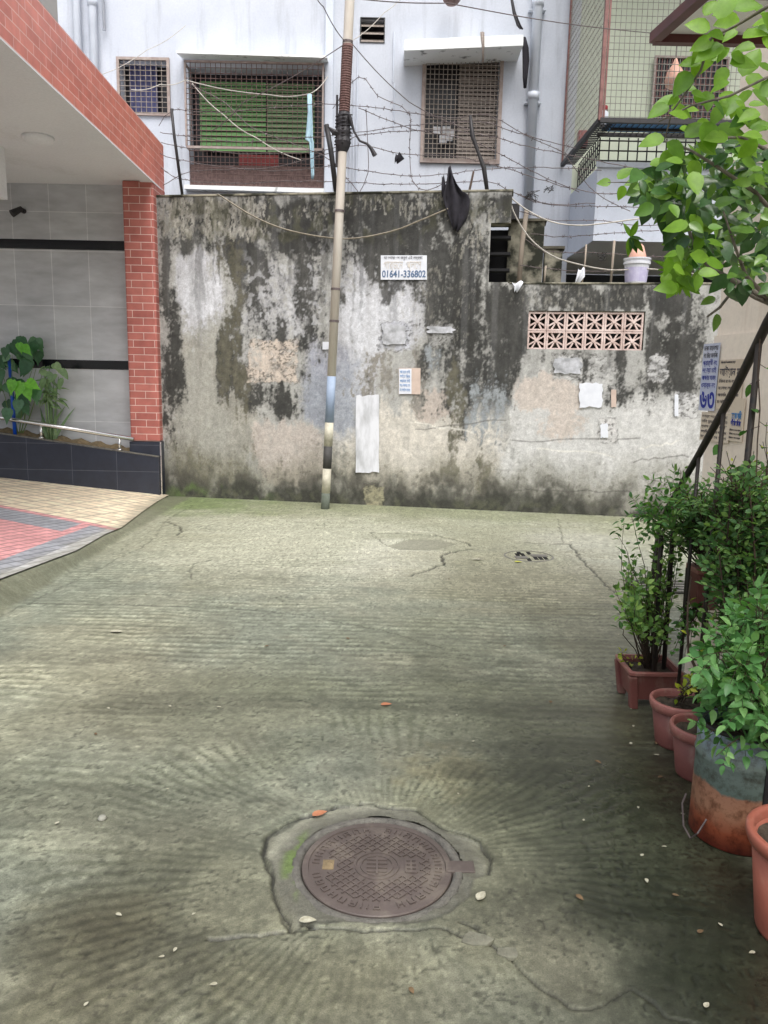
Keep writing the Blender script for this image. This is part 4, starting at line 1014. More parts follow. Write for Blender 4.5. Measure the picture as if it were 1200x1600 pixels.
dwn = atY(10, 280, YP-1.2); mb = MB(); mb.box(dwn.x-3, dwn.x, YP-1.35, YP-1.2, atY(5, 312, YP-1.2).z, zs_-.002); mb.build('downstand_beam', M['soffit'], lb)
YT = YP+.26
zb1, zb2 = atY(100, 390, YT).z, atY(100, 375, YT).z; zc1, zc2 = atY(150, 577, YT).z, atY(150, 563, YT).z
def uvbox(mb, x0, x1, z0, z1, y, zo):
    mb.add([(x0, y, z0), (x1, y, z0), (x1, y, z1), (x0, y, z1)], [(0, 1, 2, 3)], [[(x0-px0+.07, z0-zo), (x1-px0+.07, z0-zo), (x1-px0+.07, z1-zo), (x0-px0+.07, z1-zo)]])
mb = MB(); xw = -7.0
uvbox(mb, xw, px0-.001, zb2, zs_, YT, zb2-.33); uvbox(mb, xw, px0-.001, zc2, zb1, YT, zc2); uvbox(mb, xw, px0-.001, 0, zc1, YT, zc1-.66)
mb.box(xw, px0-.002, YT+.01, YT+.2, 0, zs_-.002)
mb.build('tiled_wall', M['greytile'], lb)
mb = MB(); mb.box(xw, px0-.003, YT-.006, YT+.008, zb1, zb2); mb.box(xw, px0-.003, YT-.006, YT+.008, zc1, zc2); mb.build('black_band', M['blackband'], lb)
# spotlight on the tiled wall
sp0 = atY(34, 330, YT); SPT = MB(); SPT.tube([(sp0.x+.03, YT, sp0.z), (sp0.x+.03, YT-.06, sp0.z)], .03, 10); SPO = SPT.build('spotlight', M['darkiron'], lb)
mb = MB(); mb.tube([(sp0.x+.03, YT-.06, sp0.z+.02), (sp0.x-.06, YT-.14, sp0.z-.06)], [.03, .045], 12); mb.build('lamp_head', M['darkiron'], SPO)
# planter with sloping top
pl0, pl1 = atY(-170, 656, YP), atY(250, 714, YP); plm = atY(0, 677, YP)
r = thing('planter_bed', 'long raised planter faced with glossy black tiles beside the ramp', 'planter', (px0-1, YP, 0))
def sl_z(x): return plm.z+(pl1.z-plm.z)*(x-plm.x)/(pl1.x-plm.x)
mb = MB(); xA, xB = xw, px1-.004
mb.hexa([(xA, YP-.06, -.05), (xB, YP-.06, -.05), (xB, YP-.014, -.05), (xA, YP-.014, -.05), (xA, YP-.06, sl_z(xA)), (xB, YP-.06, sl_z(xB)), (xB, YP-.014, sl_z(xB)), (xA, YP-.014, sl_z(xA))])
mb.build('front_wall', M['blacktile'], r)
mb = MB(); mb.slab((xA, YP-.037, sl_z(xA)+.008), (xB, YP-.037, sl_z(xB)+.008), (0, 0, 1), .056, .014); mb.build('coping', M['concretering'], r)
mb = MB(); n = 60
xs = [xA+(px0-.02-xA)*i/n for i in range(n+1)]
for i in range(n):
    a, b = xs[i], xs[i+1]; ha = sl_z(a)+.02*math.sin(i*1.7)-.01; hb = sl_z(b)+.02*math.sin((i+1)*1.7)-.01
    mb.quad((a, YP-.01, ha), (b, YP-.01, hb), (b, YT-.01, hb+.05), (a, YT-.01, ha+.05))
mb.build('soil', M['drysoil'], r)
# handrail
hr0, hr1 = atY(-170, 625, YP-.03), atY(209, 686, YP-.03)
r = thing('handrail', 'stainless steel handrail sloping down along the black planter', 'handrail', (hr1.x, YP-.03, .6))
mb = MB(); mb.tube([hr0, hr1], .026, 14); mb.build('rail', M['steel'], r, smooth=True)
for px in (64, 186):
    p = atY(px, 670, YP-.03); zr = hr0.z+(hr1.z-hr0.z)*(p.x-hr0.x)/(hr1.x-hr0.x)
    mb = MB(); mb.tube([(p.x, YP-.03, sl_z(p.x)+.01), (p.x, YP-.03, zr-.02)], .018, 12); mb.tube([(p.x, YP-.03, sl_z(p.x)+.016), (p.x, YP-.03, sl_z(p.x)+.03)], .036, 14); mb.build('post', M['steel'], r, smooth=True)
# ================================================================== CREAM BUILDING ON THE SIDE OF THE POTS
rb = thing('cream_building', 'cream painted building wall with torn notices beside the potted plants', 'building', (C0.x, C0.y, 0))
far = C0; nr = C0+cdn*9
bk = -cn*1.6
def hbox(mb, pts, z0, z1): mb.hexa([(p.x, p.y, z0) for p in pts]+[(p.x, p.y, z1) for p in pts])
mb = MB(); hbox(mb, [far, far+bk, nr+bk, nr][::-1] if False else [far, nr, nr+bk, far+bk], -.1, 7.5); mb.build('wall', M['creamwall'], rb)
a = Cp(1093, 440, .012); zz = Cp(1120, 525).z
mb = MB(); hbox(mb, [C0+cn*.012-cdn*.004, C0+cdn*1.35+cn*.012, C0+cdn*1.35+cn*.0, C0-cdn*.004], -.1, zz); mb.build('thicker_render', M['creamwall'], rb)
# awning with brown steel edge
A0 = atY(1022, 60, 3.55); zz = A0.z
aw = MB()
c1 = A0; c2 = atY(1140, 70, 3.55); c3 = atG(1100, -10, zz); c2 = Vector((c2.x+.6, c2.y, zz)); nearp = Vector((c3.x, c3.y, zz)); nd = (nearp-c1); c4 = c1+nd*2.2
AW = thing('awning', 'grey awning sheet with brown steel frame on the cream building', 'awning', (c1.x, c1.y, zz))
mb = MB(); c5 = Vector((c2.x, c4.y, zz)); hbox(mb, [c1, c4, c5, c2], zz+.012, zz+.035); mb.build('sheet', M['whitestain'], AW)
mb = MB(); mb.slab(c1, c4, (0, 0, 1), .042, .04); mb.build('edge_beam', M['brownsteel'], AW)
mb = MB(); mb.slab(c1+Vector((0, 0, -.003)), c2+Vector((0, 0, -.003)), (0, 0, 1), .038, .036); mb.build('edge_beam', M['brownsteel'], AW)
mb = MB(); mid = c1.lerp(c4, .45); mb.slab(mid, Vector((c2.x, mid.y, zz)), (0, 0, 1), .03, .02); mb.build('cross_bar', M['brownsteel'], AW)

# ---- text helper
def text(name, s, m, size, origin, xd, zd, parent, off=0.003, wid=None, bold=0):
    cu = bpy.data.curves.new(name, 'FONT'); cu.body = s; cu.size = size; cu.extrude = .0004; cu.offset = bold
    to = bpy.data.objects.new(name+'_tmp', cu); COL.objects.link(to)
    bpy.context.view_layer.update()
    me = bpy.data.meshes.new_from_object(to.evaluated_get(bpy.context.evaluated_depsgraph_get()))
    bpy.data.objects.remove(to); 
    xs = [v.co.x for v in me.vertices]; sx = (wid/(max(xs)-min(xs))) if (wid and xs) else 1
    x0 = min(xs) if xs else 0
    nrm = xd.cross(zd).normalized()*1.0
    po = Vector(parent['_o'])
    for v in me.vertices:
        v.co = origin + xd*((v.co.x-x0)*sx) + zd*v.co.y + nrm*(off+v.co.z) - po
    me.materials.clear(); me.materials.append(m)
    for p in me.polygons: p.material_index = 0
    o = bpy.data.objects.new(name, me); COL.objects.link(o); o.parent = parent; o['_o'] = tuple(po)
    return o
# ---- posters on the grimy wall
def card(mb, corners, th=.003, n=None, jag=0, seed=0):
    rnd = random.Random(seed); a, b, c, d = [Vector(p) for p in corners]; pts = []
    for s, e in ((a, b), (b, c), (c, d), (d, a)):
        k = 7 if jag else 1
        for i in range(k):
            p = s.lerp(e, i/k)
            if jag: p = p+(c-a).normalized()*rnd.uniform(-jag, jag)+(d-b).normalized()*rnd.uniform(-jag, jag)
            pts.append(p)
    mb.prism(pts, n*th, 0, 0)
def wcard(x0, y0, x1, y1, off=.026): return [Wp(x0, y1, off), Wp(x1, y1, off), Wp(x1, y0, off), Wp(x0, y0, off)]
def poster(x0, y0, x1, y1, name, label, cat, m, jag=0, seed=0, off=.026):
    cs_ = wcard(x0, y0, x1, y1, off); c = sum(cs_, Vector())/4
    r = thing(name, label, cat, (c.x, c.y, min(p.z for p in cs_))); mb = MB(); card(mb, cs_, .003, wn, jag, seed); mb.build('sheet', M[m], r); return r
zd = Vector((0, 0, 1))
r = poster(595, 399, 667, 437, 'notice_sign', 'white notice with the phone number 01641-336802 high on the grimy wall', 'sign', 'paper')
s128 = (Wp(667, 420)-Wp(595, 420)).length/72
text('phone_number', '01641-336802', M['inkphone'], 10.5*s128*1.35, Wp(597, 433, .03), wd, zd, r, wid=68*s128, bold=.002)
text('heading', 'গার্ডেন  প্লেস', M['inkpale'], 17*s128, Wp(600, 420, .03), wd, zd, r, wid=58*s128)
text('small_print', 'যোগাযোগ করুন এই নম্বরে', M['inkgrey'], 6*s128, Wp(600, 405, .03), wd, zd, r, wid=60*s128)
r = poster(623, 575, 657, 616, 'handbill', 'small handbill, blue print on one half and peach on the other', 'poster', 'peach')
mb = MB(); card(mb, wcard(623.5, 576, 643, 615.5, .031), .002, wn); mb.build('blue_half', M['paper'], r)
for k, tx in enumerate(['পাত্র চাই', 'অভিজ্ঞ শিক্ষক', 'পড়াতে চাই', 'যোগাযোগ', 'মোবাইল নম্বর']):
    text('printed_line', tx, M['inkcyan'], 6*s128, Wp(625, 583+k*7, .034), wd, zd, r, wid=16*s128)
poster(556, 618, 592, 738, 'paper_strip', 'tall blank white paper strip pasted low on the wall', 'poster', 'paperfade', .010, 3)
poster(905, 599, 941, 636, 'paper_scrap', 'square pale paper scrap below the pink screen blocks', 'poster', 'paper', .010, 4)
poster(866, 560, 908, 584, 'paper_scrap', 'weathered grey paper remnant just under the screen blocks', 'poster', 'papergrey', .014, 5)
poster(598, 508, 634, 538, 'paper_scrap', 'torn whitish paper remnant beneath the phone notice', 'poster', 'papergrey', .016, 6)
poster(668, 510, 708, 520, 'paper_scrap', 'thin torn white top edge of a vanished poster', 'poster', 'papergrey', .018, 7)
poster(955, 609, 963, 636, 'paper_scrap', 'narrow vertical sliver of pale paper by the square scrap', 'poster', 'peach', .005, 8)
poster(1054, 616, 1060, 650, 'paper_scrap', 'white torn edge of paper close to the cream building', 'poster', 'paper', .006, 9)
poster(938, 662, 950, 684, 'paper_scrap', 'tiny ragged white paper shred above the pale plaster', 'poster', 'paper', .008, 10)
poster(504, 534, 520, 546, 'paper_scrap', 'small white sticker stuck near the utility pole', 'sticker', 'paper', .002, 12)
# ---- notices on the cream building
def ccard(x0, y0, x1, y1, off): return [Cp(x0, y1, off), Cp(x1, y1, off), Cp(x1, y0, off), Cp(x0, y0, off)]
def cposter(x0, y0, x1, y1, name, label, m, off=.018, jag=0, seed=0, th=.002):
    a, b = Cp(x0, (y0+y1)/2, off), Cp(x1, (y0+y1)/2, off); zt, zb_ = Cp((x0+x1)/2, y0, off).z, Cp((x0+x1)/2, y1, off).z
    cs_ = [Vector((a.x, a.y, zb_)), Vector((b.x, b.y, zb_)), Vector((b.x, b.y, zt)), Vector((a.x, a.y, zt))]
    r = thing(name, label, 'poster', ((a.x+b.x)/2, (a.y+b.y)/2, zb_)); mb = MB(); card(mb, cs_, th, cn, jag, seed); mb.build('sheet', M[m], r)
    r_ = (b-a); return r, Vector((a.x, a.y, zb_)), Vector((r_.x, r_.y, 0)), zt-zb_
def tline(r, o, e, h, fx, fz, s, size, m, wfrac, name='printed_line', bold=0):
    text(name, s, M[m], size*h, o+e*fx+zd*(fz*h), e.normalized(), zd, r, off=.003, wid=e.length*wfrac, bold=bold)
r, o, e, h = cposter(1096, 537, 1121, 642, 'blue_banner', 'tall narrow bluish notice with the big numerals ৬৩ on the cream wall', 'paperblue', .020)
for k in range(6):
    tline(r, o, e, h, .06, .90-k*.11, ['ঢাকা মহানগর', 'ভোটার তালিকা', 'প্রার্থী নং', 'দোয়া চাই', 'আপনার সেবায়', 'ওয়ার্ড নং'][k], .10, 'inkblue' if k > 1 else 'inkgrey', .86)
tline(r, o, e, h, .04, .03, '৬৩', .42, 'inkblue', .92, 'large_numeral', .003)
r, o, e, h = cposter(1122, 562, 1160, 640, 'printed_notice', 'cream notice with heading and close lines of dark print', 'papercream', .018)
tline(r, o, e, h, .06, .93, 'বিজ্ঞপ্তি জনসাধারণের জন্য', .06, 'inkgrey', .6)
tline(r, o, e, h, .04, .68, 'আইয়ান ম', .22, 'inkgrey', .85, 'heading', .001)
for k, tx in enumerate(['ঠিকানা রোড নং ব্লক', 'যোগাযোগের জন্য', 'আবাসিক এলাকা ঢাকা', 'মোবাইল নম্বর দেখুন']): tline(r, o, e, h, .04, .54-k*.14, tx, .09, 'inkgrey', .86)
r, o, e, h = cposter(1095, 645, 1140, 690, 'printed_notice', 'lower pale notice of ruled dark lines under the numerals', 'papercream', .019)
for k, tx in enumerate(['ভাড়া দেওয়া হবে', 'তিন রুমের ফ্ল্যাট', 'গ্যাস বিদ্যুৎ পানি', 'অগ্রিম আলোচনা সাপেক্ষে', 'যোগাযোগ করুন']): tline(r, o, e, h, .03, .82-k*.18, tx, .13, 'inkgrey', .9)
r, o, e, h = cposter(1141, 622, 1162, 690, 'blue_seal_notice', 'small notice with blue block print in its middle', 'papercream', .020)
tline(r, o, e, h, .1, .52, 'রক্ত দিন', .2, 'inkcyan', .75, 'heading', .002); tline(r, o, e, h, .1, .36, 'জীবন বাঁচান', .16, 'inkblue', .75, 'heading', .002)
for k in range(3): tline(r, o, e, h, .05, .24-k*.09, 'ঠিকানা ও ফোন নম্বর', .06, 'inkgrey', .85)
# ================================================================== POLE
pb_ = atG(508, 795); pt_ = atY(547, -10, pb_.y+.02)
def polep(py):
    # point on the pole axis whose height shows at picture row py
    px = 508+(547-508)*(795-py)/805.; return atY(px, py, pb_.y)
r = thing('utility_pole', 'leaning cream utility pole with black and white bands at its foot', 'pole', (pb_.x, pb_.y, 0))
pole_y = pb_.y
def pseg(y0, y1, m, rad, name, label=None, n=18):
    a, b = polep(y0), polep(y1); mb = MB(); mb.tube([a, b], [rad, rad], n); o = mb.build(name, M[m], r, smooth=True)
    for p in o.data.polygons[-2:]: p.use_smooth = False
    if label: o['label'] = label
    return o
top_ = polep(-10); dz = (polep(0)-polep(400)).normalized(); pt2 = top_+dz*2.5
pseg(800, 770, 'polegrey', .050, 'painted_band', 'grey band at the foot'); pseg(770, 732, 'polewhite', .0505, 'painted_band', 'lower white band')
pseg(732, 697, 'poleblack', .0505, 'painted_band', 'black band'); pseg(697, 660, 'polewhite', .0505, 'painted_band', 'upper white band')
pseg(660, 588, 'poleblue', .051, 'painted_band', 'blue grey band')
mb = MB(); mb.tube([polep(588), polep(300), polep(0), pt2], [.05, .049, .052, .05], 18); mb.build('shaft', M['polecream'], r, smooth=True)
mb = MB(); mb.tube([polep(180), polep(70)], [.056, .058], 18)
for k in range(28):
    c = polep(178-k*3.85); mb.tube([c-dz*.008, c+dz*.008], .061, 14)
mb.build('rope_wrap', M['rope'], r, smooth=True)
mb = MB(); prof = [(.052, 238), (.075, 230), (.09, 222), (.075, 214), (.085, 206), (.07, 198), (.08, 188), (.06, 176)]
mb.tube([polep(y) for _, y in prof], [q for q, _ in prof], 14)
for k in range(9): c = polep(226-k*5.5); mb.tube([c+Vector((-.09, -.02, -.01)), c+Vector((0, -.085, 0)), c+Vector((.09, -.02, .012))], .008, 5)
mb.tube([polep(212), polep(212)+Vector((-.1, -.05, .02)), polep(208)+Vector((-.17, -.05, .05))], [.04, .03, .006], 6)
mb.tube([polep(262)+Vector((-.055, -.02, 0)), polep(150)+Vector((-.085, -.02, 0))], .014, 6)
mb.build('tape_wrap', M['tape'], r)
for y in (66, 330, 452, 502):
    c = polep(y); mb = MB(); mb.tube([c-dz*.012, c+dz*.012], .0565, 16); mb.build('clamp_ring', M['wire'], r)
mb = MB(); p = [atY(x, y, pole_y-.07) for x, y in ((546, 180), (553, 205), (562, 220), (574, 225), (580, 232), (586, 243))]
mb.tube(p, [.02, .012, .012, .014, .02, .028], 8); mb.build('cable_end', M['tape'], r)
# ================================================================== WIRES
def wpt(px, py, off=-.10): return Wp(px, py, off)
def strand(pts, r=.0042, barbs=True, m='wire', off=-.10, name='barbed_wire', label=None, grp='barbed wire strands above the wall', sag=True, cat='wire'):
    P = [wpt(x, y, off) for x, y in pts]; Q = []
    for i in range(len(P)-1):
        a, b = P[i], P[i+1]; k = max(2, int((b-a).length/.09))
        p0 = P[i-1] if i else a+(a-b); p3 = P[i+2] if i+2 < len(P) else b+(b-a)
        for j in range(k):
            t = j/k
            q = .5*((2*a)+(-p0+b)*t+(2*p0-5*a+4*b-p3)*t*t+(-p0+3*a-3*b+p3)*t*t*t)
            q += Vector((0, random.uniform(-.01, .01), random.uniform(-.006, .006))) if barbs else Vector()
            Q.append(q)
    Q.append(P[-1]); mb = MB(); mb.tube(Q, r, 4)
    if barbs:
        for i in range(1, len(Q)-1):
            if random.random() < .8:
                c = Q[i]; 
                for _ in range(2):
                    v = Vector((random.uniform(-1, 1), random.uniform(-1, 1), random.uniform(-1, 1))).normalized()*.024
                    mb.tube([c-v, c+v], .003, 3, cap=False)
    o = mb.build(name, M[m]); tag(o, label, cat, grp); return o
LW = 'rusty barbed wire strand stretched between posts above the tall wall'
WL = ['topmost barbed wire strand, passing just above the gnarled stick', 'barbed wire strand at the height of the taped pole joint', 'barbed wire strand dipping behind the taped pole joint toward the balcony', 'barbed wire strand along the dark gap of the wide window', 'lowest long barbed wire strand skimming the tall wall', 'barbed wire strand rising from the wall to the black post then falling', 'barbed wire strand slanting across the green curtain window', 'short barbed wire strand crossing the tall barred window downward']
for kk, pts in enumerate([[(248, 196), (270, 172), (330, 176), (430, 168), (515, 163), (600, 170), (700, 184), (762, 180), (820, 210), (885, 240)],
            [(250, 206), (270, 210), (380, 222), (470, 215), (535, 210), (640, 196), (745, 190), (800, 205), (900, 232)],
            [(252, 222), (275, 228), (350, 238), (450, 240), (518, 232), (560, 212), (650, 204), (742, 208), (840, 232), (990, 262)],
            [(250, 240), (280, 250), (400, 266), (500, 262), (520, 257), (560, 265), (640, 275), (700, 272), (758, 264), (850, 262), (940, 266)],
            [(252, 262), (282, 280), (360, 286), (470, 283), (525, 284), (640, 288), (760, 284), (800, 300), (850, 318), (930, 318)],
            [(255, 290), (300, 268), (420, 262), (520, 238), (560, 227), (630, 240), (742, 250), (900, 296), (990, 304)],
            [(290, 128), (350, 160), (395, 200), (460, 225), (515, 250), (560, 300)],
            [(560, 168), (640, 200), (740, 222), (840, 272), (905, 300)]]):
    strand(pts, label=WL[kk])
strand([(520, 170), (560, 120), (590, 150), (612, 160), (640, 178), (640, 232), (645, 285), (668, 298), (700, 282)], label='loose looping strand of razor wire right above the phone notice', grp=None)
strand([(572, 170), (574, 215), (575, 270), (560, 304)], label='thin wire hanging down beside the black dangling cable', grp=None, barbs=False)
LW2 = 'rusty barbed wire strand running over the low part of the wall'
WL = ['highest barbed wire strand over the low wall, ending in the leaves', 'barbed wire strand crossing the white parapet of the bay', 'barbed wire strand with a loop above the dark opening', 'barbed wire strand joining the pier top to the pale stake', 'lowest barbed wire strand just over the low wall top', 'slanting barbed wire strand below the balcony cage']
for kk, pts in enumerate([[(800, 300), (850, 318), (900, 322), (990, 324), (1090, 330)], [(812, 330), (870, 345), (930, 344), (1000, 352), (1060, 350)],
            [(820, 372), (850, 392), (900, 394), (955, 396), (1010, 400), (1090, 402)], [(830, 365), (880, 370), (960, 364), (1030, 360)],
            [(812, 415), (860, 420), (930, 424), (1000, 420), (1080, 426)], [(880, 240), (930, 300), (985, 330)]]):
    strand(pts, label=WL[kk], off=-.12, grp='barbed wire strands over the low wall')
# coiled tangles
def tangle(px, py, label, n=26, s=.09):
    c = wpt(px, py, -.08); P = []
    for i in range(n): P.append(c+Vector((random.uniform(-s, s), random.uniform(-s, s)*.5, random.uniform(-s, s)*.8)))
    mb = MB(); mb.tube(P, .004, 4); tag(mb.build('wire_tangle', M['darkiron'], smooth=False), label, 'wire')
tangle(832, 306, 'dark knot of tangled wire at the end of the tall wall'); tangle(858, 296, 'small dark wire knot farther along the barbed wire', 14, .06); tangle(940, 400, 'wire knot hanging over the dark opening', 16, .06)
strand([(340, 303), (400, 340), (460, 362), (540, 373), (610, 362), (655, 345), (700, 326)], .0085, False, 'cable', .05, 'sagging_cable', 'thick pale cable sagging across the front of the tall wall', None, cat='cable')
strand([(792, 303), (820, 326), (860, 346), (900, 352), (935, 350), (1010, 340)], .0075, False, 'wirelight', -.06, 'pale_cable', 'white cable curving from the wall step toward the balcony', None, cat='cable')
strand([(794, 300), (802, 330), (826, 370), (860, 398), (900, 412), (955, 422), (1010, 420), (1085, 428)], .0075, False, 'wirelight', -.05, 'pale_cable', 'white cable drooping down the step and along the low wall', None, cat='cable')
def freewire(pts, r, label, m='wire'):
    P = [atY(x, y, Y) for x, y, Y in pts]; Q = []
    for i in range(len(P)-1):
        for j in range(8): t = j/8; q = P[i].lerp(P[i+1], t); Q.append(q-Vector((0, 0, .03*math.sin(PI*t))))
    Q.append(P[-1]); mb = MB(); mb.tube(Q, r, 5); tag(mb.build('overhead_wire', M[m]), label, 'cable')
py_ = pole_y
freewire([(470, -15, 6.5), (700, 5, 8), (1020, 52, 9.5)], .005, 'grey service wire crossing above the sunshade to the cage')
freewire([(548, 66, py_), (640, 160, py_+.3), (740, 205, py_+.6)], .005, 'service wire slanting down from the pole clamp to the gnarled stick')
freewire([(543, 66, py_), (380, 160, py_+.4), (330, 205, py_+.7)], .005, 'service wire from the pole clamp over the green window')
freewire([(540, 66, py_), (505, 10, py_-.5), (488, -20, py_-.8)], .005, 'short wire rising from the pole clamp')
freewire([(546, 66, py_), (600, 20, py_+.3), (640, -20, py_+.6)], .004, 'thin wire rising from the pole past the louvred vent', 'wirelight')
freewire([(155, 118, 10.2), (230, 78, 10.4), (290, 40, 10.9)], .004, 'thin pale wire over the small barred window', 'wirelight')
freewire([(205, 140, 10.6), (250, 132, 10.6), (290, 125, 10.9), (420, 148, 10.8), (485, 146, 10.7), (512, 120, 11.0)], .006, 'washing line in front of the green curtain window', 'wirelight')
freewire([(300, 130, 10.6), (350, 180, 10.6), (400, 215, 10.6), (470, 250, 10.6)], .006, 'loose white rope across the green curtain window', 'wirelight')
# posts on the wall
def stick(pts, rad, name, label, m, off=-.1, cat='post', n=8):
    P = [wpt(x, y, off) for x, y in pts]; mb = MB(); k = len(P)
    mb.tube(P, rad if isinstance(rad, list) else [rad]*k, n); tag(mb.build(name, M[m], smooth=True), label, cat)
stick([(268, 170), (272, 210), (285, 306)], .018, 'angle_post', 'black iron post holding barbed wire beside the brick pillar', 'darkiron')
stick([(510, 195), (517, 235), (526, 306)], .03, 'angle_post', 'thick black post leaning close to the utility pole', 'darkiron')
stick([(735, 180), (738, 212), (748, 240), (756, 262), (762, 304)], [.016, .026, .018, .027, .022], 'gnarled_stick', 'dark gnarled stick propped above the black cloth', 'darkiron', cat='stick')
stick([(740, 268), (733, 300), (727, 330)], [.012, .014, .014], 'thin_stick', 'thin twig standing at the edge of the black cloth', 'stem', .0, cat='stick')
stick([(823, 328), (816, 380), (811, 442)], .028, 'wooden_stake', 'weathered grey stake leaning on the mossy masonry pier', 'ochre', -.16, cat='stake')
stick([(960, 376), (957, 410), (954, 444)], .014, 'wooden_stake', 'pale thin stake carrying wires beside the white bucket', 'ochre', -.1, cat='stake')
stick([(916, 382), (914, 410), (909, 444)], .010, 'wooden_stake', 'slender crooked twig stake over the dark opening', 'ochre', -.1, cat='stake')
stick([(853, 415), (850, 444)], .010, 'wooden_stake', 'short stub stake in front of the shorter masonry stub', 'ochre', -.1, cat='stake')
# ---- cloths
def drape(rows, off, name, label, m, folds=3, amp=.03, nx=14, cat='cloth', off2=None):
    # rows: (xl, xr, y)
    mb = MB(); R_ = []
    for k, (a, b, y) in enumerate(rows):
        row = []
        for i in range(nx+1):
            t = i/nx; o_ = off+amp*math.sin(t*folds*PI+k*.5); row.append(wpt(a+(b-a)*t, y+2.5*math.sin(t*PI*2+k), o_))
        R_.append(row)
    V = [p for r in R_ for p in r]; fs = []
    for k in range(len(R_)-1):
        for i in range(nx): q = k*(nx+1)+i; fs.append((q, q+1, q+nx+2, q+nx+1))
    mb.add(V, fs); o = mb.build(name, M[m], smooth=True, solid=.006); tag(o, label, cat); return o
drape([(701, 704, 261), (700, 708, 272), (697, 714, 285), (694, 722, 298), (692, 732, 306), (693, 734, 316), (697, 733, 328), (702, 729, 340), (706, 722, 350), (709, 716, 360)], .055, 'black_cloth', 'torn black cloth draped over the top of the tall wall', 'blackcloth', 4, .028)
drape([(691, 694, 275), (690, 697, 290), (690, 699, 308)], .04, 'rag_strip', 'narrow black rag strip next to the draped cloth', 'blackcloth', 2, .01, 4)
drape([(619, 626, 240), (617, 632, 246), (617, 621, 254)], -.08, 'small_rag', 'small black rag snagged on the wire above the phone notice', 'blackcloth', 2, .01, 6)
drape([(904, 914, 420), (901, 914, 430), (898, 904, 442)], -.08, 'white_rag', 'white scrap of cloth on the wire over the low wall', 'paper', 2, .01, 6)
drape([(800, 818, 441), (803, 815, 445), (804, 808, 455)], .035, 'white_rag', 'white scrap lying on the low wall beside the niche', 'paper', 2, .005, 6)
def hang(rows, Y, name, label, m, cat='cloth'):
    mb = MB(); V = []; nx = 6
    for k, (a, b, y) in enumerate(rows):
        for i in range(nx+1): t = i/nx; p = atY(a+(b-a)*t, y, Y); V.append(p+Vector((0, .012*math.sin(t*9+k), 0)))
    fs = [(k*(nx+1)+i, k*(nx+1)+i+1, (k+1)*(nx+1)+i+1, (k+1)*(nx+1)+i) for k in range(len(rows)-1) for i in range(nx)]
    mb.add(V, fs); tag(mb.build(name, M[m], smooth=True, solid=.006), label, cat)
hang([(480, 487, 147), (481, 488, 175), (479, 489, 200), (477, 489, 218), (483, 490, 222), (485, 490, 250), (486, 491, 272), (486, 490, 280)], 10.66, 'blue_cloth', 'pale blue cloth strip hanging in front of the barred window', 'lightblue_cloth')
hang([(796, 800, -10), (801, 806, 20), (808, 814, 40), (813, 818, 46)], YB-.2, 'black_plastic_strip', 'black plastic strip trailing above the sunshade', 'tape')
hang([(817, 822, 58), (816, 826, 75), (817, 827, 95), (817, 824, 120), (818, 822, 138)], YB-.24, 'black_rag', 'black rag hanging from the corner of the sunshade', 'blackcloth')
hang([(750, 757, 50), (753, 757, 70), (754, 756, 97)], YB-.46, 'grey_rag', 'thin grey rag hanging over the sunshade edge', 'shutter')
# bucket with upturned clay pot
p = Wp(993, 443, -.13); q0 = Wp(972, 430, -.13); q1 = Wp(1012, 430, -.13); R_ = (q1-q0).length/2
r = thing('bucket', 'white and lilac plastic bucket standing on the low wall', 'bucket', (p.x, p.y, zL+.018))
hb = Wp(993, 407, -.13).z-zL
mb = MB(); mb.lathe((p.x, p.y, zL+.019), [(R_*.82, 0), (R_*.97, hb*.72), (R_*.97, hb*.74), (R_*1.06, hb*.76), (R_*1.06, hb*.86), (R_*.99, hb*.87), (R_*1.08, hb*.95), (R_*1.08, hb), (R_*.95, hb), (R_*.8, .02)], 30); mb.build('body', M['bucket'], r)
mb = MB(); mb.lathe((p.x, p.y, zL+.019), [(R_*.84, hb*.06), (R_*.955, hb*.62)], 30); mb.build('label_band', M['lilac'], r)
r2 = thing('clay_pot', 'pinkish clay pot upturned inside the white bucket', 'pot', (p.x, p.y, zL+hb*.5))
mb = MB(); mb.lathe((p.x, p.y, zL+hb*.5), [(R_*.75, 0), (R_*.72, hb*.6), (R_*.45, hb*1.05), (R_*.25, hb*1.15)], 24); mb.build('body', M['pinkclay'], r2, smooth=True)
# plastic bits on the wall step
p = Wp(801, 338, -.3); mb = MB(); mb.box(p.x-.07, p.x+.06, p.y-.1, p.y+.1, p.z-.05, p.z+.12); mb.build('x', M['darkiron']).name = 'small_box'
tag(bpy.data.objects['small_box'], 'small dark box perched behind the wall step', 'box')
# ================================================================== MANHOLE AND COVERS
R1 = .205*(atG(715, 1350).x-atG(463, 1350).x)/.41*1.0
R1 = (atG(714, 1352).x-atG(464, 1352).x)/2
r = thing('manhole_cover', 'round brown cast iron manhole cover with cross hatched face in the broken concrete', 'manhole cover', (Mh.x, Mh.y, -.02))
ma = math.radians(0)
mb = MB(); mb.lathe((Mh.x, Mh.y, -.05), [(R1*.955, 0), (R1*.955, .042), (R1*.985, .049), (R1*1.055, .049), (R1*1.08, .040), (R1*1.12, 0)], 72, wob=.004); 
mb.f.pop(); mb.f.pop(); mb.m = mb.m[:-2]; mb.uv = mb.uv[:-2]; mb.build('frame', M['concretering'], r, smooth=True)
mb = MB(); prof = [(R1*.94, -.03), (R1*.94, -.006), (R1*.93, -.003), (R1*.86, -.003), (R1*.855, -.007), (.001, -.007)]
mb.lathe((Mh.x, Mh.y, 0), prof, 72); LID = mb.build('lid', M['castiron'], r)
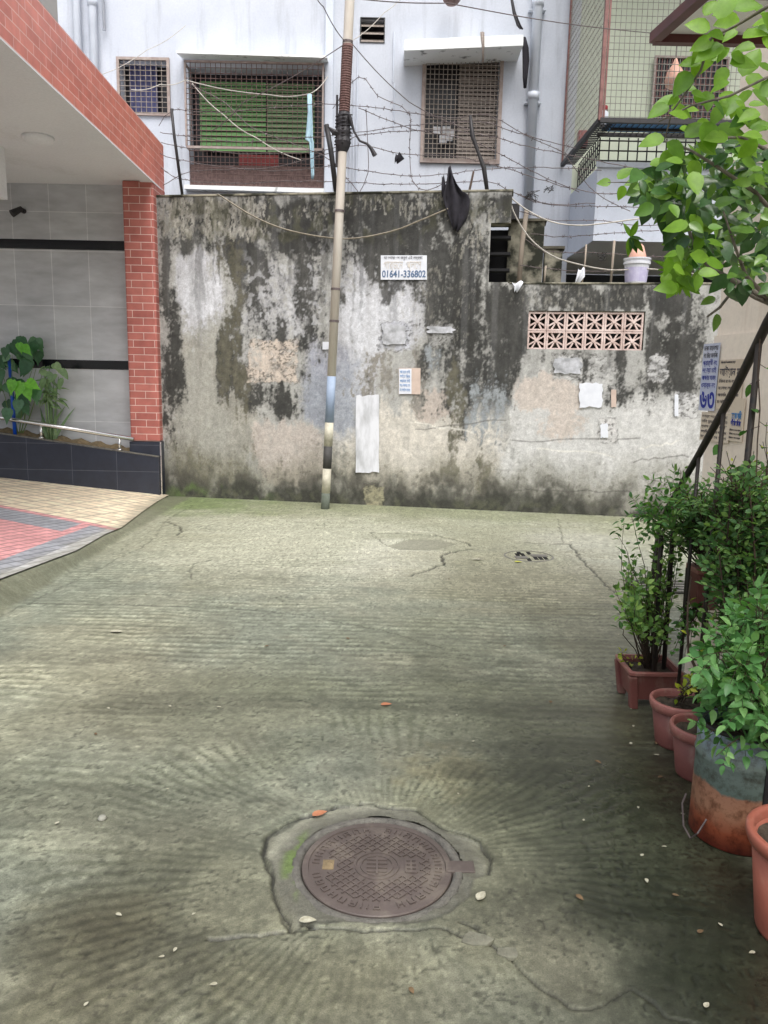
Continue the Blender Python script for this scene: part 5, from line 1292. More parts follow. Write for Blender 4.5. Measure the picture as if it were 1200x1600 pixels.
# lid with lug
def lp_(x, y, z=-.004): return Vector((Mh.x+x*R1, Mh.y+y*R1, z))
mb = MB(); a0, a1 = lp_(.86, -.12), lp_(1.22, .10); mb.box(a0.x, a1.x, a0.y, a1.y, -.02, .0015); mb.build('lug', M['castiron'], LID, bevel=.003)
mb = MB()
k = 13
for s in (1, -1):
    for i in range(-k, k+1):
        c = i/k*1.15
        # chord of the disc along the diagonal
        h = .845**2-c*c
        if h <= 0: continue
        h = math.sqrt(h); u = Vector((math.cos(PI/4*s), math.sin(PI/4*s))); w = Vector((-u.y, u.x))
        segs = []; N = 40
        cur = []
        for j in range(N+1):
            q = w*c+u*(-h+2*h*j/N); rr = q.length
            ok = rr > .30 and not (.68 < rr) and not (abs(q.x-.42) < .12 and abs(q.y) < .18) and not (abs(q.x+.62) < .12 and abs(q.y) < .14)
            if ok: cur.append(q)
            else:
                if len(cur) > 1: segs.append(cur)
                cur = []
        if len(cur) > 1: segs.append(cur)
        for sg in segs: mb.slab(lp_(sg[0].x, sg[0].y, -.0055+.0002*s), lp_(sg[-1].x, sg[-1].y, -.0055+.0002*s), (0, 0, 1), .0045, .005)
mb.build('hatching', M['castiron'], LID)
mb = MB()
for rr in (.27, .20): mb.lathe((Mh.x, Mh.y, 0), [(rr*R1-.003, -.007), (rr*R1-.002, -.003), (rr*R1+.002, -.003), (rr*R1+.003, -.007)], 40); mb.f = mb.f[:-2]; mb.m = mb.m[:-2]; mb.uv = mb.uv[:-2]
for k in (-.12, -.04, .04, .12): mb.slab(lp_(-.13, k, -.005), lp_(.13, k, -.005), (0, 0, 1), .007, .005)
mb.slab(lp_(0, -.17, -.0052), lp_(0, .17, -.0052), (0, 0, 1), .006, .005)
mb.build('emblem', M['castiron'], LID)
mb = MB()
for k in (-.12, -.04, .04, .12): mb.slab(lp_(.36, k, -.005), lp_(.50, k, -.005), (0, 0, 1), .008, .005)
for k in (.36, .43, .50): mb.slab(lp_(k, -.12, -.0052), lp_(k, .12, -.0052), (0, 0, 1), .006, .005)
for k in range(34):
    an = 2*PI*k/34+.1
    if k % 9 == 8: continue
    rr = .77; c = Vector((math.cos(an)*rr, math.sin(an)*rr)); t_ = Vector((-math.sin(an), math.cos(an))); n_ = Vector((math.cos(an), math.sin(an)))
    for q in (-.035, .035): mb.slab(lp_(*(c+t_*q-n_*.045), -.0052), lp_(*(c+t_*q+n_*.045), -.0052), (0, 0, 1), .004, .005)
    if k % 2: mb.slab(lp_(*(c-t_*.03), -.005), lp_(*(c+t_*.03), -.005), (0, 0, 1), .004, .005)
    if k % 3: mb.slab(lp_(*(c-t_*.03+n_*.04), -.0048), lp_(*(c+t_*.03+n_*.04), -.0048), (0, 0, 1), .004, .005)
mb.build('raised_lettering', M['castiron'], LID)
mb = MB(); a0, a1 = lp_(-.68, -.09), lp_(-.54, .10); mb.box(a0.x, a1.x, a0.y, a1.y, -.009, -.0055); mb.build('mud_filled_slot', M['drysoil'], LID)
random.seed(31)
for k, (x, y, sz) in enumerate([(795, 1490, .026), (745, 1468, .034)]):
    p = atG(x, y); mb = MB(); n = 7; pts = []
    for i in range(n): a = 2*PI*i/n+random.uniform(-.25, .25); rr = sz*random.uniform(.7, 1.1); pts.append(Vector((p.x+rr*1.3*math.cos(a), p.y+rr*math.sin(a), -.008)))
    mb.prism(pts, Vector((0, 0, .013)), 0, 0)
    tag(mb.build('concrete_chip', M['chip'], bevel=.002), ['lone concrete chip at the lower end of the crack', 'broken concrete flake by the bend of the crack', 'flat concrete flake below the manhole lug', 'concrete flake at the lower rim of the manhole pit', 'small concrete chip close to the crumpled leaf', 'concrete chip between the manhole and the crack'][k], 'rubble')
# far drain cover with slots
dc = atG(826, 869); RX = (atG(862, 869).x-atG(786, 869).x)/2
r = thing('drain_cover', 'round pale iron drain cover with small square slots near the wall', 'drain cover', (dc.x, dc.y, 0))
mb = MB(); mb.lathe((dc.x, dc.y, -.02), [(RX, 0), (RX, .022), (RX*.93, .024), (RX*.93, .018), (.001, .018)], 48); mb.build('lid', M['ironpale'], r)
mb = MB()
for x, y in ((-.42, .22), (-.20, .25), (-.30, .5), (.22, -.35), (.42, -.33), (.62, -.28), (.1, .55), (-.1, -.6)): mb.box(dc.x+x*RX-.018, dc.x+x*RX+.018, dc.y+y*RX-.06, dc.y+y*RX+.06, -.001, .0005)
mb.build('slot', M['slot'], r)
mb = MB()
for y in (-.15, 0, .12): mb.box(dc.x-.6*RX, dc.x-.1*RX, dc.y+(y-.3)*RX-.012, dc.y+(y-.3)*RX+.012, -.001, .006); mb.box(dc.x+.1*RX, dc.x+.75*RX, dc.y+(y+.1)*RX-.012, dc.y+(y+.1)*RX+.012, -.001, .006)
mb.build('rib', M['ironpale'], r)
# slatted grate near the pots
ga = atG(1040, 918); r = thing('drain_grate', 'slatted black drain grate behind the stair railing', 'grate', (ga.x, ga.y, 0))
mb = MB(); mb.box(ga.x-.22, ga.x+.28, ga.y-.18, ga.y+.18, .002, .008); mb.build('bed', M['slot'], r)
mb = MB()
for k in range(5): y = ga.y-.17+k*.075; mb.box(ga.x-.22, ga.x+.28, y, y+.035, .010, .020)
mb.box(ga.x-.25, ga.x-.22, ga.y-.2, ga.y+.2, .002, .022); mb.box(ga.x+.28, ga.x+.31, ga.y-.2, ga.y+.2, .002, .022); mb.build('bar', M['ironpale'], r)
# ================================================================== LITTER
def leaf_thing(px, py, L, m, label, grp=None, an=None):
    p = atG(px, py); an = random.uniform(0, 2*PI) if an is None else an; mb = MB()
    mb.leaf(p+Vector((0, 0, .006)), (math.cos(an), math.sin(an), .02), (0, 0, 1), L, L*.55, .1, .05, 1)
    tag(mb.build('fallen_leaf', M[m], smooth=True, base=(p.x, p.y, .0)), label, 'leaf', grp)
leaf_thing(595, 1103, .055, 'orangeleaf', 'orange leaf lying alone in the middle of the road', an=.3)
leaf_thing(488, 1277, .06, 'orangeleaf', 'orange leaf in the crack above the manhole', an=.6)
leaf_thing(467, 1441, .05, 'paleleaf', 'pale leaf at the broken edge below the manhole', an=.1)
leaf_thing(746, 1409, .05, 'paleleaf', 'crumpled white leaf close to the manhole lug', an=1)
leaf_thing(804, 879, .07, 'yellowleaf', 'yellow green leaf beside the round drain cover', an=.2)
leaf_thing(172, 988, .075, 'paleleaf', 'larger white leaf on the road by the paved ramp', an=.1)
leaf_thing(738, 875, .10, 'paleleaf', 'white leaf near the patched hole', an=.1)
for (x, y) in [(265, 1106), (340, 1106), (170, 1107), (712, 1118), (740, 1159), (718, 1243), (968, 992), (990, 1003), (978, 1033), (1012, 1055), (985, 1110), (988, 1135), (960, 1070), (985, 1165), (1030, 1182), (1000, 1340), (1102, 1577), (998, 1262), (1040, 1325), (1068, 1275), (880, 980), (660, 912), (172, 890), (178, 896), (370, 1060), (485, 950), (935, 935), (820, 928), (130, 1575), (340, 1540), (256, 1497), (275, 1483), (300, 1432), (180, 1430), (85, 1290), (262, 1235), (1130, 1450), (1180, 1490), (1010, 1375), (920, 1230), (910, 1285)]:
    leaf_thing(x+random.uniform(-2, 2), y, random.uniform(.011, .024), 'paleleaf', 'tiny pale leaf fragment scattered on the wet concrete', 'tiny leaf fragments on the road')
M['brownleaf'] = mat('brown_leaf', S(120, 98, 70), S(84, 66, 46), rough=.7, scale=20, bs=0)
random.seed(77)
for (x, y) in [(545, 1000), (700, 905), (230, 930), (420, 1010), (790, 1010), (930, 1190), (1050, 1400), (640, 1545), (900, 1400), (150, 1150), (520, 880), (860, 1100), (1090, 1460), (1035, 1215), (1025, 1160)]:
    leaf_thing(x, y, random.uniform(.02, .04), 'brownleaf', 'small brown dead leaf bit lying on the damp road', 'brown leaf bits on the road')
p = atG(160, 1280); mb = MB(); mb.lathe((p.x, p.y, -.002), [(.012, 0), (.016, .006), (.011, .014), (.003, .016)], 9); tag(mb.build('pebble', M['stone'], smooth=True), 'single round pebble stuck in the concrete', 'pebble')
# ================================================================== STAIR RAILING
def R3(px, py, Y): return atY(px, py, Y)
XR_ = 1.36
def RX_(px, py, X=XR_): d = ray(px, py); return CAM+d*(X/d.x)
r = thing('stair_railing', 'black steel stair railing sloping up beside the cream wall', 'railing', (XR_, 3.6, 0))
hp = [RX_(1262, 395), RX_(1200, 503), RX_(1150, 605), RX_(1092, 710), RX_(1060, 765), RX_(1042, 795), RX_(1030, 825)]
mb = MB(); mb.tube(hp, [.0195, .018, .0165, .015, .0135, .0125, .0115], 12); mb.build('handrail', M['blackrail'], r, smooth=True)
for (x, y, x2, y2, rad) in [(1187, 525, 1180, 740, .0125), (1131, 640, 1124, 760, .0095), (1092, 712, 1088, 765, .0085)]:
    a = RX_(x, y); b = RX_(x2, y2); mb = MB(); mb.tube([(a.x, a.y, .05), (a.x, a.y, a.z)], rad, 8); mb.build('baluster', M['blackrail'], r, smooth=True)
a = RX_(1030, 822); mb = MB(); mb.tube([(a.x, a.y, a.z), (a.x-.01, a.y, a.z-.25), (a.x-.02, a.y, 0)], .013, 8); mb.build('newel_post', M['blackrail'], r, smooth=True)
for (xt, yt, xb, yb, Y) in [(1051, 835, 1037, 1045, 3.5), (1031, 880, 1022, 1048, 3.42), (1074, 900, 1070, 952, 3.6)]:
    a = atY(xt, yt, Y); b = atY(xb, yb, Y); mb = MB(); mb.tube([b+(b-a)*.0, a, a+(a-b)*.25], .011, 6); mb.build('stake', M['blackrail'], r, smooth=True)
# ================================================================== POTS
def potring(c, R, Hh, mats, name, label, rimt=.018, taper=.72, soilz=.85, grp=None):
    r = thing(name, label, 'flower pot', (c[0], c[1], 0), grp)
    mb = MB(); mb.lathe((c[0], c[1], 0), [(R*taper, 0), (R*(taper+.02), .01), (R*.93, Hh-.03), (R*.88, Hh-.03), (R*.84, Hh*soilz)], 48)
    mb.f.pop(); mb.m.pop(); mb.uv.pop(); mb.build('body', mats[0], r, smooth=True)
    mb = MB(); mb.lathe((c[0], c[1], 0), [(R*.90, Hh-.045), (R*.99, Hh-.040), (R*1.03, Hh-.022), (R*1.03, Hh-.006), (R*1.0, Hh), (R*.93, Hh+.001), (R*.89, Hh-.008), (R*.87, Hh-.05)], 48)
    mb.f = mb.f[:-2]; mb.m = mb.m[:-2]; mb.uv = mb.uv[:-2]; mb.build('rim', mats[1], r, smooth=True)
    mb = MB(); n = 16
    for i in range(24):
        for j in range(6):
            a0, a1 = 2*PI*i/24, 2*PI*(i+1)/24; r0, r1 = R*.86*j/6, R*.86*(j+1)/6
            f = lambda rr, a: (c[0]+rr*math.cos(a), c[1]+rr*math.sin(a), Hh*soilz+.008*math.sin(rr*60+3*a)+.006*math.cos(5*a+rr*90))
            mb.quad(f(r0, a0), f(r1, a0), f(r1, a1), f(r0, a1))
    mb.build('soil', M['soil'], r, smooth=True); return r
# square pot
SH = .19; _f = atG(985, 1050, SH); _g = atG(1068, 1050, SH); SW = (_g.x-_f.x)/2/1.04; SX = (_f.x+_g.x)/2; SY = _f.y+SW
r = thing('square_flower_pot', 'square terracotta plastic pot on four corner feet holding a leafy shrub', 'flower pot', (SX, SY, 0))
def sqring(w, z, rc=.02, n=4):
    pts = []
    for (sx, sy, a0) in ((1, 1, 0), (-1, 1, 90), (-1, -1, 180), (1, -1, 270)):
        for k in range(n+1): a = math.radians(a0+90*k/n); pts.append((SX+sx*(w-rc)+rc*math.cos(a), SY+sy*(w-rc)+rc*math.sin(a), z))
    return pts
def rings(mb, rs):
    o = len(mb.v); n = len(rs[0])
    for q in rs: mb.v += q
    for i in range(len(rs)-1):
        for j in range(n): mb.f.append([o+i*n+j, o+i*n+(j+1) % n, o+(i+1)*n+(j+1) % n, o+(i+1)*n+j]); mb.m.append(0); mb.uv.append(None)
mb = MB(); rings(mb, [sqring(SW*.80, .045), sqring(SW*.93, SH-.02), sqring(SW*.88, SH-.02), sqring(SW*.86, SH*.8)]); mb.build('body', M['terracotta'], r)
mb = MB(); rings(mb, [sqring(SW*.92, SH-.022), sqring(SW*1.04, SH-.018), sqring(SW*1.06, SH-.004), sqring(SW*1.02, SH), sqring(SW*.93, SH), sqring(SW*.90, SH-.02)]); mb.build('rim', M['terra_rim'], r)
for sx in (-1, 1):
    for sy in (-1, 1):
        cx, cy = SX+sx*SW*.74, SY+sy*SW*.74; w = .019; mb = MB()
        mb.hexa([(cx-w, cy-w, 0), (cx+w, cy-w, 0), (cx+w, cy+w, 0), (cx-w, cy+w, 0)]+[(cx-w+sx*.02, cy-w+sy*.02, SH-.025), (cx+w+sx*.02, cy-w+sy*.02, SH-.025), (cx+w+sx*.02, cy+w+sy*.02, SH-.025), (cx-w+sx*.02, cy+w+sy*.02, SH-.025)])
        mb.build('foot', M['terracotta'], r, bevel=.006)
mb = MB(); mb.box(SX-SW*.85, SX+SW*.85, SY-SW*.85, SY+SW*.85, SH*.6, SH*.83); mb.build('soil', M['soil'], r)
# round pots
c = atG(1052, 1162); _p = atG(1062, 1092, .2); P1 = (_p.x, _p.y); P1R = .118
potring(P1, .118, .20, (M['terracotta'], M['terra_rim']), 'round_flower_pot', 'round terracotta plastic pot standing behind its smaller neighbour')
_p = atG(1098, 1133, .205); P2 = (_p.x, _p.y)
potring(P2, .118, .205, (M['terracotta'], M['terra_rim']), 'round_flower_pot', 'round terracotta pot half hidden by the rusty drum')
# drum
dl_ = atG(1077, 1302); DC = (atG(1146, 1300).x, atG(1146, 1300).y); DR = .145; DH = .40
def drummat():
    m, t, b, out = mk('drum_paint')
    tc = t.nodes.new('ShaderNodeTexCoord'); sx = t.nodes.new('ShaderNodeSeparateXYZ'); t.links.new(tc.outputs['Object'], sx.inputs[0])
    n = noise(t, 9, 6); ma = t.nodes.new('ShaderNodeMath'); ma.operation = 'MULTIPLY_ADD'; t.links.new(n, ma.inputs[0]); ma.inputs[1].default_value = .10; t.links.new(sx.outputs[2], ma.inputs[2])
    md = t.nodes.new('ShaderNodeMath'); md.operation = 'DIVIDE'; t.links.new(ma.outputs[0], md.inputs[0]); md.inputs[1].default_value = .5
    c = ramp(t, md.outputs[0], [(.10, S(112, 44, 30)), (.24, S(160, 84, 56)), (.36, S(168, 124, 98)), (.50, S(156, 114, 92)), (.525, S(88, 104, 98)), (.70, S(108, 122, 116)), (.83, S(126, 144, 156)), (.95, S(144, 160, 180))])
    n2 = noise(t, 28, 6, .7); r2 = ramp(t, n2, [(.35, (.35, .25, .2)), (.55, (1.1, 1.1, 1.1))])
    mu = t.nodes.new('ShaderNodeMix'); mu.data_type = 'RGBA'; mu.blend_type = 'MULTIPLY'; mu.inputs[0].default_value = .8
    t.links.new(c, mu.inputs[6]); t.links.new(r2, mu.inputs[7]); t.links.new(mu.outputs[2], b.inputs['Base Color']); b.inputs['Roughness'].default_value = .5
    bump(t, b, n2, .3, .004); return m
M['drum'] = drummat()
r = thing('metal_drum', 'rusty metal drum painted blue above and orange below, used as planter', 'drum', (DC[0], DC[1], 0))
mb = MB(); mb.lathe((DC[0], DC[1], 0), [(DR*.96, 0), (DR*1.0, .006), (DR, .26), (DR*1.0, .285), (DR*1.03, .292), (DR*1.0, .30), (DR, DH-.01), (DR*.98, DH), (DR*.95, DH-.01), (DR*.95, DH*.84)], 64, wob=.004)
mb.f.pop(); mb.m.pop(); mb.uv.pop(); mb.build('shell', M['drum'], r, smooth=True)
mb = MB(); mb.lathe((DC[0], DC[1], 0), [(DR*.99, DH-.006), (DR*1.03, DH-.004), (DR*1.04, DH+.005), (DR*1.0, DH+.010), (DR*.96, DH+.005), (DR*.95, DH-.03)], 64, wob=.004); mb.f = mb.f[:-2]; mb.m = mb.m[:-2]; mb.uv = mb.uv[:-2]; mb.build('rim', M['darkiron'], r, smooth=True)
mb = MB(); mb.lathe((DC[0], DC[1], DH*.86), [(DR*.95, 0), (DR*.6, .012), (DR*.2, .004), (.001, .01)], 30); mb.build('soil', M['soil'], r)
mb = MB(); am = math.radians(-82); mb.tube([(DC[0]+DR*1.012*math.cos(am), DC[1]+DR*1.012*math.sin(am), z) for z in (.01, .15, .3, DH)], .012, 6); mb.build('dark_strip', M['darkiron'], r)  # dark vertical strip down the side of the drum
mb = MB(); w0 = atG(1068, 1300); mb.tube([atY(1104, 1280, DC[1]-DR*.9), atY(1090, 1302, DC[1]-.14), atY(1079, 1310, DC[1]-.10), atY(1068, 1290, DC[1]-.05), atY(1066, 1255, DC[1]-.02), atY(1072, 1240, DC[1])], .003, 5); mb.build('wire_handle', M['wire'], r)
# big pot
_p = atG(1272, 1305, .30); BP = (_p.x, _p.y)
potring(BP, .165, .30, (M['terra_orange'], M['terra_orange']), 'large_flower_pot', 'large orange terracotta pot closest to the viewer')
# hanging pot on the railing side
hpz = atY(1097, 950, 3.42); htz = atY(1097, 886, 3.42)
r = thing('hanging_planter', 'narrow red brown planter hung on the railing under the dark bush', 'flower pot', (hpz.x, 3.42, hpz.z))
mb = MB(); w0, w1_ = .045, .058; x, y = hpz.x, 3.42
mb.hexa([(x-w0, y-w0, hpz.z), (x+w0, y-w0, hpz.z), (x+w0, y+w0, hpz.z), (x-w0, y+w0, hpz.z), (x-w1_, y-w1_, htz.z), (x+w1_, y-w1_, htz.z), (x+w1_, y+w1_, htz.z), (x-w1_, y+w1_, htz.z)]); mb.build('body', M['terracotta'], r, bevel=.008)
mb = MB(); mb.box(x-w1_-.008, x+w1_+.008, y-w1_-.008, y+w1_+.008, htz.z-.02, htz.z+.006); mb.build('rim', M['terra_rim'], r, bevel=.004)
mb = MB(); mb.tube([(x+.03, y+.06, htz.z-.01), (x+.15, y+.10, htz.z-.02), (x+.22, y+.12, htz.z-.10)], .012, 6); mb.build('bracket', M['darkiron'], r)
# ================================================================== PLANTS
def rv(s=1): return Vector((random.uniform(-s, s), random.uniform(-s, s), random.uniform(-s, s)))
def stemcurve(a, b, wob=.03, n=6, lift=.0):
    a = Vector(a); b = Vector(b); P = []; w = rv(wob); 
    for i in range(n+1):
        t = i/n; P.append(a.lerp(b, t)+w*math.sin(PI*t)+Vector((0, 0, lift*math.sin(PI*t)))+(rv(wob*.15) if 0 < i < n else Vector()))
    return P
def shrub(name, label, base, tips, L, wr, lm, sm='stem', sr=.004, dens=.035, start=.35, pinn=0, kind=0, spread=.6, cat='shrub', jitter=0, droop=.15, wob=.05, upb=.5):
    """stems fan out from base to tips; leaves sit along the outer part of every stem"""
    r = thing(name, label, cat, tuple(base)); st = MB(); lf = MB()
    for tp in tips:
        P = stemcurve(Vector(base)+rv(.015), tp, wob, 7, .03); n = len(P)
        st.tube(P, [sr*(1-.7*i/(n-1)) for i in range(n)], 5, cap=False)
        T = 0
        tot = sum((P[i+1]-P[i]).length for i in range(n-1)); k = max(3, int(tot*(1-start)/dens))
        for j in range(k):
            t = start+(1-start)*(j+random.random()*.6)/k; f = t*(n-1); i = min(int(f), n-2); c = P[i].lerp(P[i+1], f-i); d = (P[i+1]-P[i]).normalized()
            side = d.cross(Vector((0, 0, 1))); side = side.normalized() if side.length > .05 else Vector((1, 0, 0))
            az = random.uniform(0, 2*PI); out_ = (side*math.cos(az)+d.cross(side)*math.sin(az)).normalized()
            dirn = (d*.45+out_*spread+Vector((0, 0, .15))).normalized()
            nn = (Vector((0, 0, 1))*upb+rv(.5)+out_*.1).normalized()
            if pinn:
                tl = L*random.uniform(1.6, 2.6); Q = [c, c+dirn*tl*.5, c+dirn*tl-Vector((0, 0, tl*.12))]; st.tube(Q, sr*.25, 3, cap=False)
                q = dirn.cross(nn).normalized()
                for m_ in range(pinn):
                    u = (m_+1)/(pinn+.5); pp = c+dirn*tl*u-Vector((0, 0, tl*.12*u*u)); 
                    for s_ in (-1, 1): lf.leaf(pp, (dirn*.45+q*s_+rv(.15)), nn+rv(.25), L*random.uniform(.75, 1.1), L*wr, .12, droop, kind)
                lf.leaf(c+dirn*tl-Vector((0, 0, tl*.12)), dirn+rv(.1), nn, L, L*wr, .12, droop, kind)
            else:
                pt = c+dirn*L*random.uniform(.15, .5)
                lf.leaf(pt, dirn+rv(.2), nn, L*random.uniform(.65, 1.15), L*wr*random.uniform(.85, 1.1), .15, droop, kind)
    st.build('stems', M[sm], r, smooth=True); lf.build('foliage', M[lm], r, smooth=True); return r
def px3(x, y, Y): return atY(x, y, Y)
def fill(rects, n, Y0, Y1):
    o = []
    for _ in range(n):
        x0, y0, x1, y1 = random.choice(rects); o.append(atY(random.uniform(x0, x1), random.uniform(y0, y1), random.uniform(Y0, Y1)))
    return o
# plant in the square pot
b0 = Vector((SX+.02, SY+.02, SH*.8))
shrub('potted_shrub', 'light green shrub growing in the square pot', b0, fill([(985, 835, 1060, 930), (970, 860, 1040, 990), (1000, 790, 1060, 860), (965, 890, 1010, 960)], 40, 3.2, 3.7), .038, .6, 'lf_pot', sr=.003, dens=.016, start=.38, spread=.8)
shrub('potted_shrub', 'sparse young shoots reaching out of the square pot toward the road', b0+Vector((-.03, 0, 0)), [px3(965, 835, 3.4), px3(972, 880, 3.4), px3(958, 912, 3.3), px3(962, 950, 3.3), px3(985, 800, 3.5), px3(968, 975, 3.2), px3(975, 815, 3.5)], .036, .55, 'lf_mid', sr=.003, dens=.05, start=.6, spread=.8)
# dark bush behind, hanging planter
b1 = Vector((hpz.x, 3.42, htz.z))
shrub('dark_bush', 'dense dark bush rising from the hanging planter', b1, fill([(1060, 770, 1150, 870), (1040, 770, 1120, 850), (1100, 745, 1150, 840)], 60, 3.1, 3.7), .030, .55, 'lf_shrub', sr=.006, dens=.024, start=.3, pinn=2, spread=.8)
shrub('leafy_creeper', 'pale creeper spilling to the left of the dark bush', b1, [px3(x, y, random.uniform(3.3, 3.6)) for x, y in ((990, 790), (1003, 776), (1012, 800), (1030, 765), (1040, 740), (1000, 815), (1022, 785), (1045, 755), (1062, 730), (985, 812), (1015, 830), (1035, 820), (1050, 800), (1030, 850))], .04, .5, 'lf_mid', sr=.003, dens=.035, start=.35, pinn=2, spread=.7)
c0b = Vector((1.52, 2.95, .05))
shrub('dark_bush', 'tall dark bush pressed against the cream wall, darkest of the shrubs', c0b, fill([(1130, 740, 1210, 840), (1110, 760, 1180, 860), (1150, 730, 1215, 800), (1160, 780, 1215, 860)], 72, 2.75, 3.2), .034, .55, 'lf_shrub', sr=.008, dens=.024, start=.5, pinn=2, spread=.8)
shrub('dry_twigs', 'bare brown twigs standing above the dark bush', c0b+Vector((0, .1, .6)), [px3(x, y, 3.0) for x, y in ((1120, 715), (1135, 705), (1150, 712), (1165, 722), (1178, 705), (1192, 690), (1205, 700), (1110, 730), (1198, 660))], .022, .4, 'lf_yellow', sr=.004, dens=.09, start=.6)
# small drooping plant below the hanging planter
b2 = Vector((hpz.x-.04, 3.35, hpz.z+.02))
shrub('drooping_plant', 'small bright plant drooping beneath the red brown planter', b2, fill([(1050, 960, 1095, 1000), (1045, 985, 1080, 1032)], 16, 3.2, 3.4), .04, .6, 'lf_mid', sr=.003, dens=.022, start=.15, wob=.02)
# drum plant
b3 = Vector((DC[0]+.03, DC[1]+.06, DH*.87))
shrub('drum_plant', 'bright green leafy plant overflowing the rusty drum', b3, fill([(1125, 965, 1215, 1060), (1112, 1010, 1215, 1100), (1140, 1060, 1220, 1150), (1165, 940, 1215, 1000), (1185, 1110, 1230, 1180)], 74, 2.15, 2.75), .044, .52, 'lf_drum', sr=.004, dens=.034, start=.35, pinn=2, spread=.8, kind=1, droop=.3)
shrub('drum_sprig', 'low sprig with paired leaves hanging over the drum rim', b3+Vector((0, -.08, 0)), [px3(1118, 1182, 2.12), px3(1105, 1150, 2.25)], .030, .55, 'lf_drum', sr=.003, dens=.05, start=.35, pinn=2, kind=1)
shrub('dense_shrub', 'tangled small leaved shrub behind the drum plant', Vector((1.42, 2.7, .05)), fill([(1105, 1060, 1180, 1130), (1110, 1090, 1160, 1130), (1150, 900, 1210, 980)], 50, 2.55, 2.95), .028, .6, 'lf_shrub', sr=.005, dens=.03, start=.4, spread=.8)
shrub('weedy_sprout', 'yellowish weed sprouting from the round pot next to the square one', Vector((P1[0], P1[1], .185)), [px3(x, y, 3.0) for x, y in ((1050, 1095), (1070, 1075), (1090, 1060), (1105, 1065), (1085, 1085), (1100, 1090), (1075, 1055), (1095, 1040))], .034, .5, 'lf_yellow', sr=.003, dens=.03, start=.2, spread=.7)
shrub('weedy_sprout', 'few yellow green leaves on the soil of the square pot', Vector((SX-.09, SY-.02, SH*.82)), [Vector((SX-.12, SY+.03, SH+.02)), Vector((SX-.05, SY-.05, SH+.01)), Vector((SX-.09, SY+.05, SH+.03))], .026, .7, 'lf_yellow', sr=.002, dens=.02, start=.1)
shrub('brown_stems', 'bare brown stems crossing in front of the cream wall base', Vector((1.45, 2.95, .1)), [px3(x, y, 3.0) for x, y in ((1100, 900), (1125, 880), (1150, 860), (1180, 850), (1195, 870), (1110, 960), (1080, 900), (1170, 900), (1200, 920))], .03, .6, 'lf_yellow', sr=.010, dens=.12, start=.5, wob=.10)
# vine leaves on the railing post
r = thing('climbing_vine', 'thin vine with few leaves climbing the railing post', 'vine', tuple(RX_(1185, 740)))
st = MB(); lf = MB(); V0 = [RX_(1186, 760), RX_(1188, 690), RX_(1192, 640), RX_(1189, 580), RX_(1192, 530)]; st.tube([p+Vector((-.02, -.02, 0)) for p in V0], .0025, 5)
for (x, y, x2, y2) in ((1190, 575, 1204, 580), (1166, 600, 1158, 618), (1178, 645, 1170, 640), (1190, 665, 1198, 662), (1160, 672, 1150, 676), (1185, 700, 1198, 694)):
    a, b = RX_(x, y)+Vector((0, -.03, 0)), RX_(x2, y2)+Vector((0, -.05, 0)); st.tube([RX_(1187, y-6), a], .0015, 4); lf.leaf(a, b-a, (0, -.6, 1), .055, .026, .1, .1, 1)
a = RX_(1125, 695); lf.leaf(a, (-.6, -.2, -1), (0, -1, .3), .05, .04, .1, .1, 1)
st.build('stems', M['stem'], r); lf.build('foliage', M['lf_mid'], r, smooth=True)
# large tree branch reaching in from the side
r = thing('overhanging_tree', 'tree with broad glossy leaves reaching over from the cream building side', 'tree', (1.70, 1.40, 0))
tr = MB(); tr.tube([(1.70, 1.40, 0), (1.69, 1.45, .9), (1.58, 1.7, 1.45), atY(1290, 500, 2.1), atY(1200, 466, 2.2)], [.06, .055, .045, .03, .016], 10)
tr.build('trunk', M['barkgrey'], r, smooth=True)
br = MB(); lf = MB(); lb_ = MB()
def branch(pts, r0, r1):
    P = [atY(x, y, Y) for x, y, Y in pts]; n = len(P); br.tube(P, [(r0+(r1-r0)*i/(n-1))*.7 for i in range(n)], 7); return P
branch([(1215, 470, 2.2), (1180, 458, 2.2), (1150, 440, 2.22), (1110, 420, 2.25), (1085, 385, 2.28), (1070, 340, 2.3), (1060, 290, 2.3)], .014, .005)
branch([(1215, 480, 2.2), (1180, 465, 2.2), (1150, 448, 2.2), (1125, 480, 2.15), (1105, 495, 2.15)], .010, .004)
branch([(1200, 466, 2.2), (1165, 430, 2.0), (1150, 390, 1.95), (1130, 330, 1.9)], .009, .003)
branch([(1260, 420, 2.1), (1215, 340, 2.0), (1180, 300, 1.95), (1120, 260, 1.9), (1080, 235, 1.9), (1040, 220, 1.95)], .010, .003)
branch([(1260, 300, 2.0), (1200, 235, 1.9), (1160, 215, 1.85), (1095, 215, 1.85)], .008, .003)
branch([(1260, 200, 1.9), (1200, 120, 1.8), (1140, 150, 1.8), (1080, 165, 1.85), (1030, 190, 1.9)], .006, .002)
branch([(1250, -20, 1.7), (1200, 10, 1.75), (1150, 40, 1.8), (1110, 60, 1.8)], .007, .003)
branch([(1110, 60, 1.8), (1095, 110, 1.85), (1075, 140, 1.85), (1050, 175, 1.9), (1038, 220, 1.9)], .005, .0018)
branch([(1060, 330, 2.2), (1020, 300, 2.15), (985, 285, 2.1), (950, 285, 2.1)], .004, .0015)
def bleaf(mbx, px, py, Y, ex, ey, Lp, wr=.62, depth=0, kind=1):
    """leaf with base at px,py pointing in picture direction ex,ey, Lp long in picture pixels"""
    a = atY(px, py, Y); L = Lp*Y/F*random.uniform(.78, 1.08); d = Vector((ex, depth, -ey)).normalized()
    nn = Vector((random.uniform(-.4, .4), -1, random.uniform(.2, 1.0)))
    mbx.leaf(a, d, nn, L, L*wr, random.uniform(.05, .2), random.uniform(.0, .25), kind)
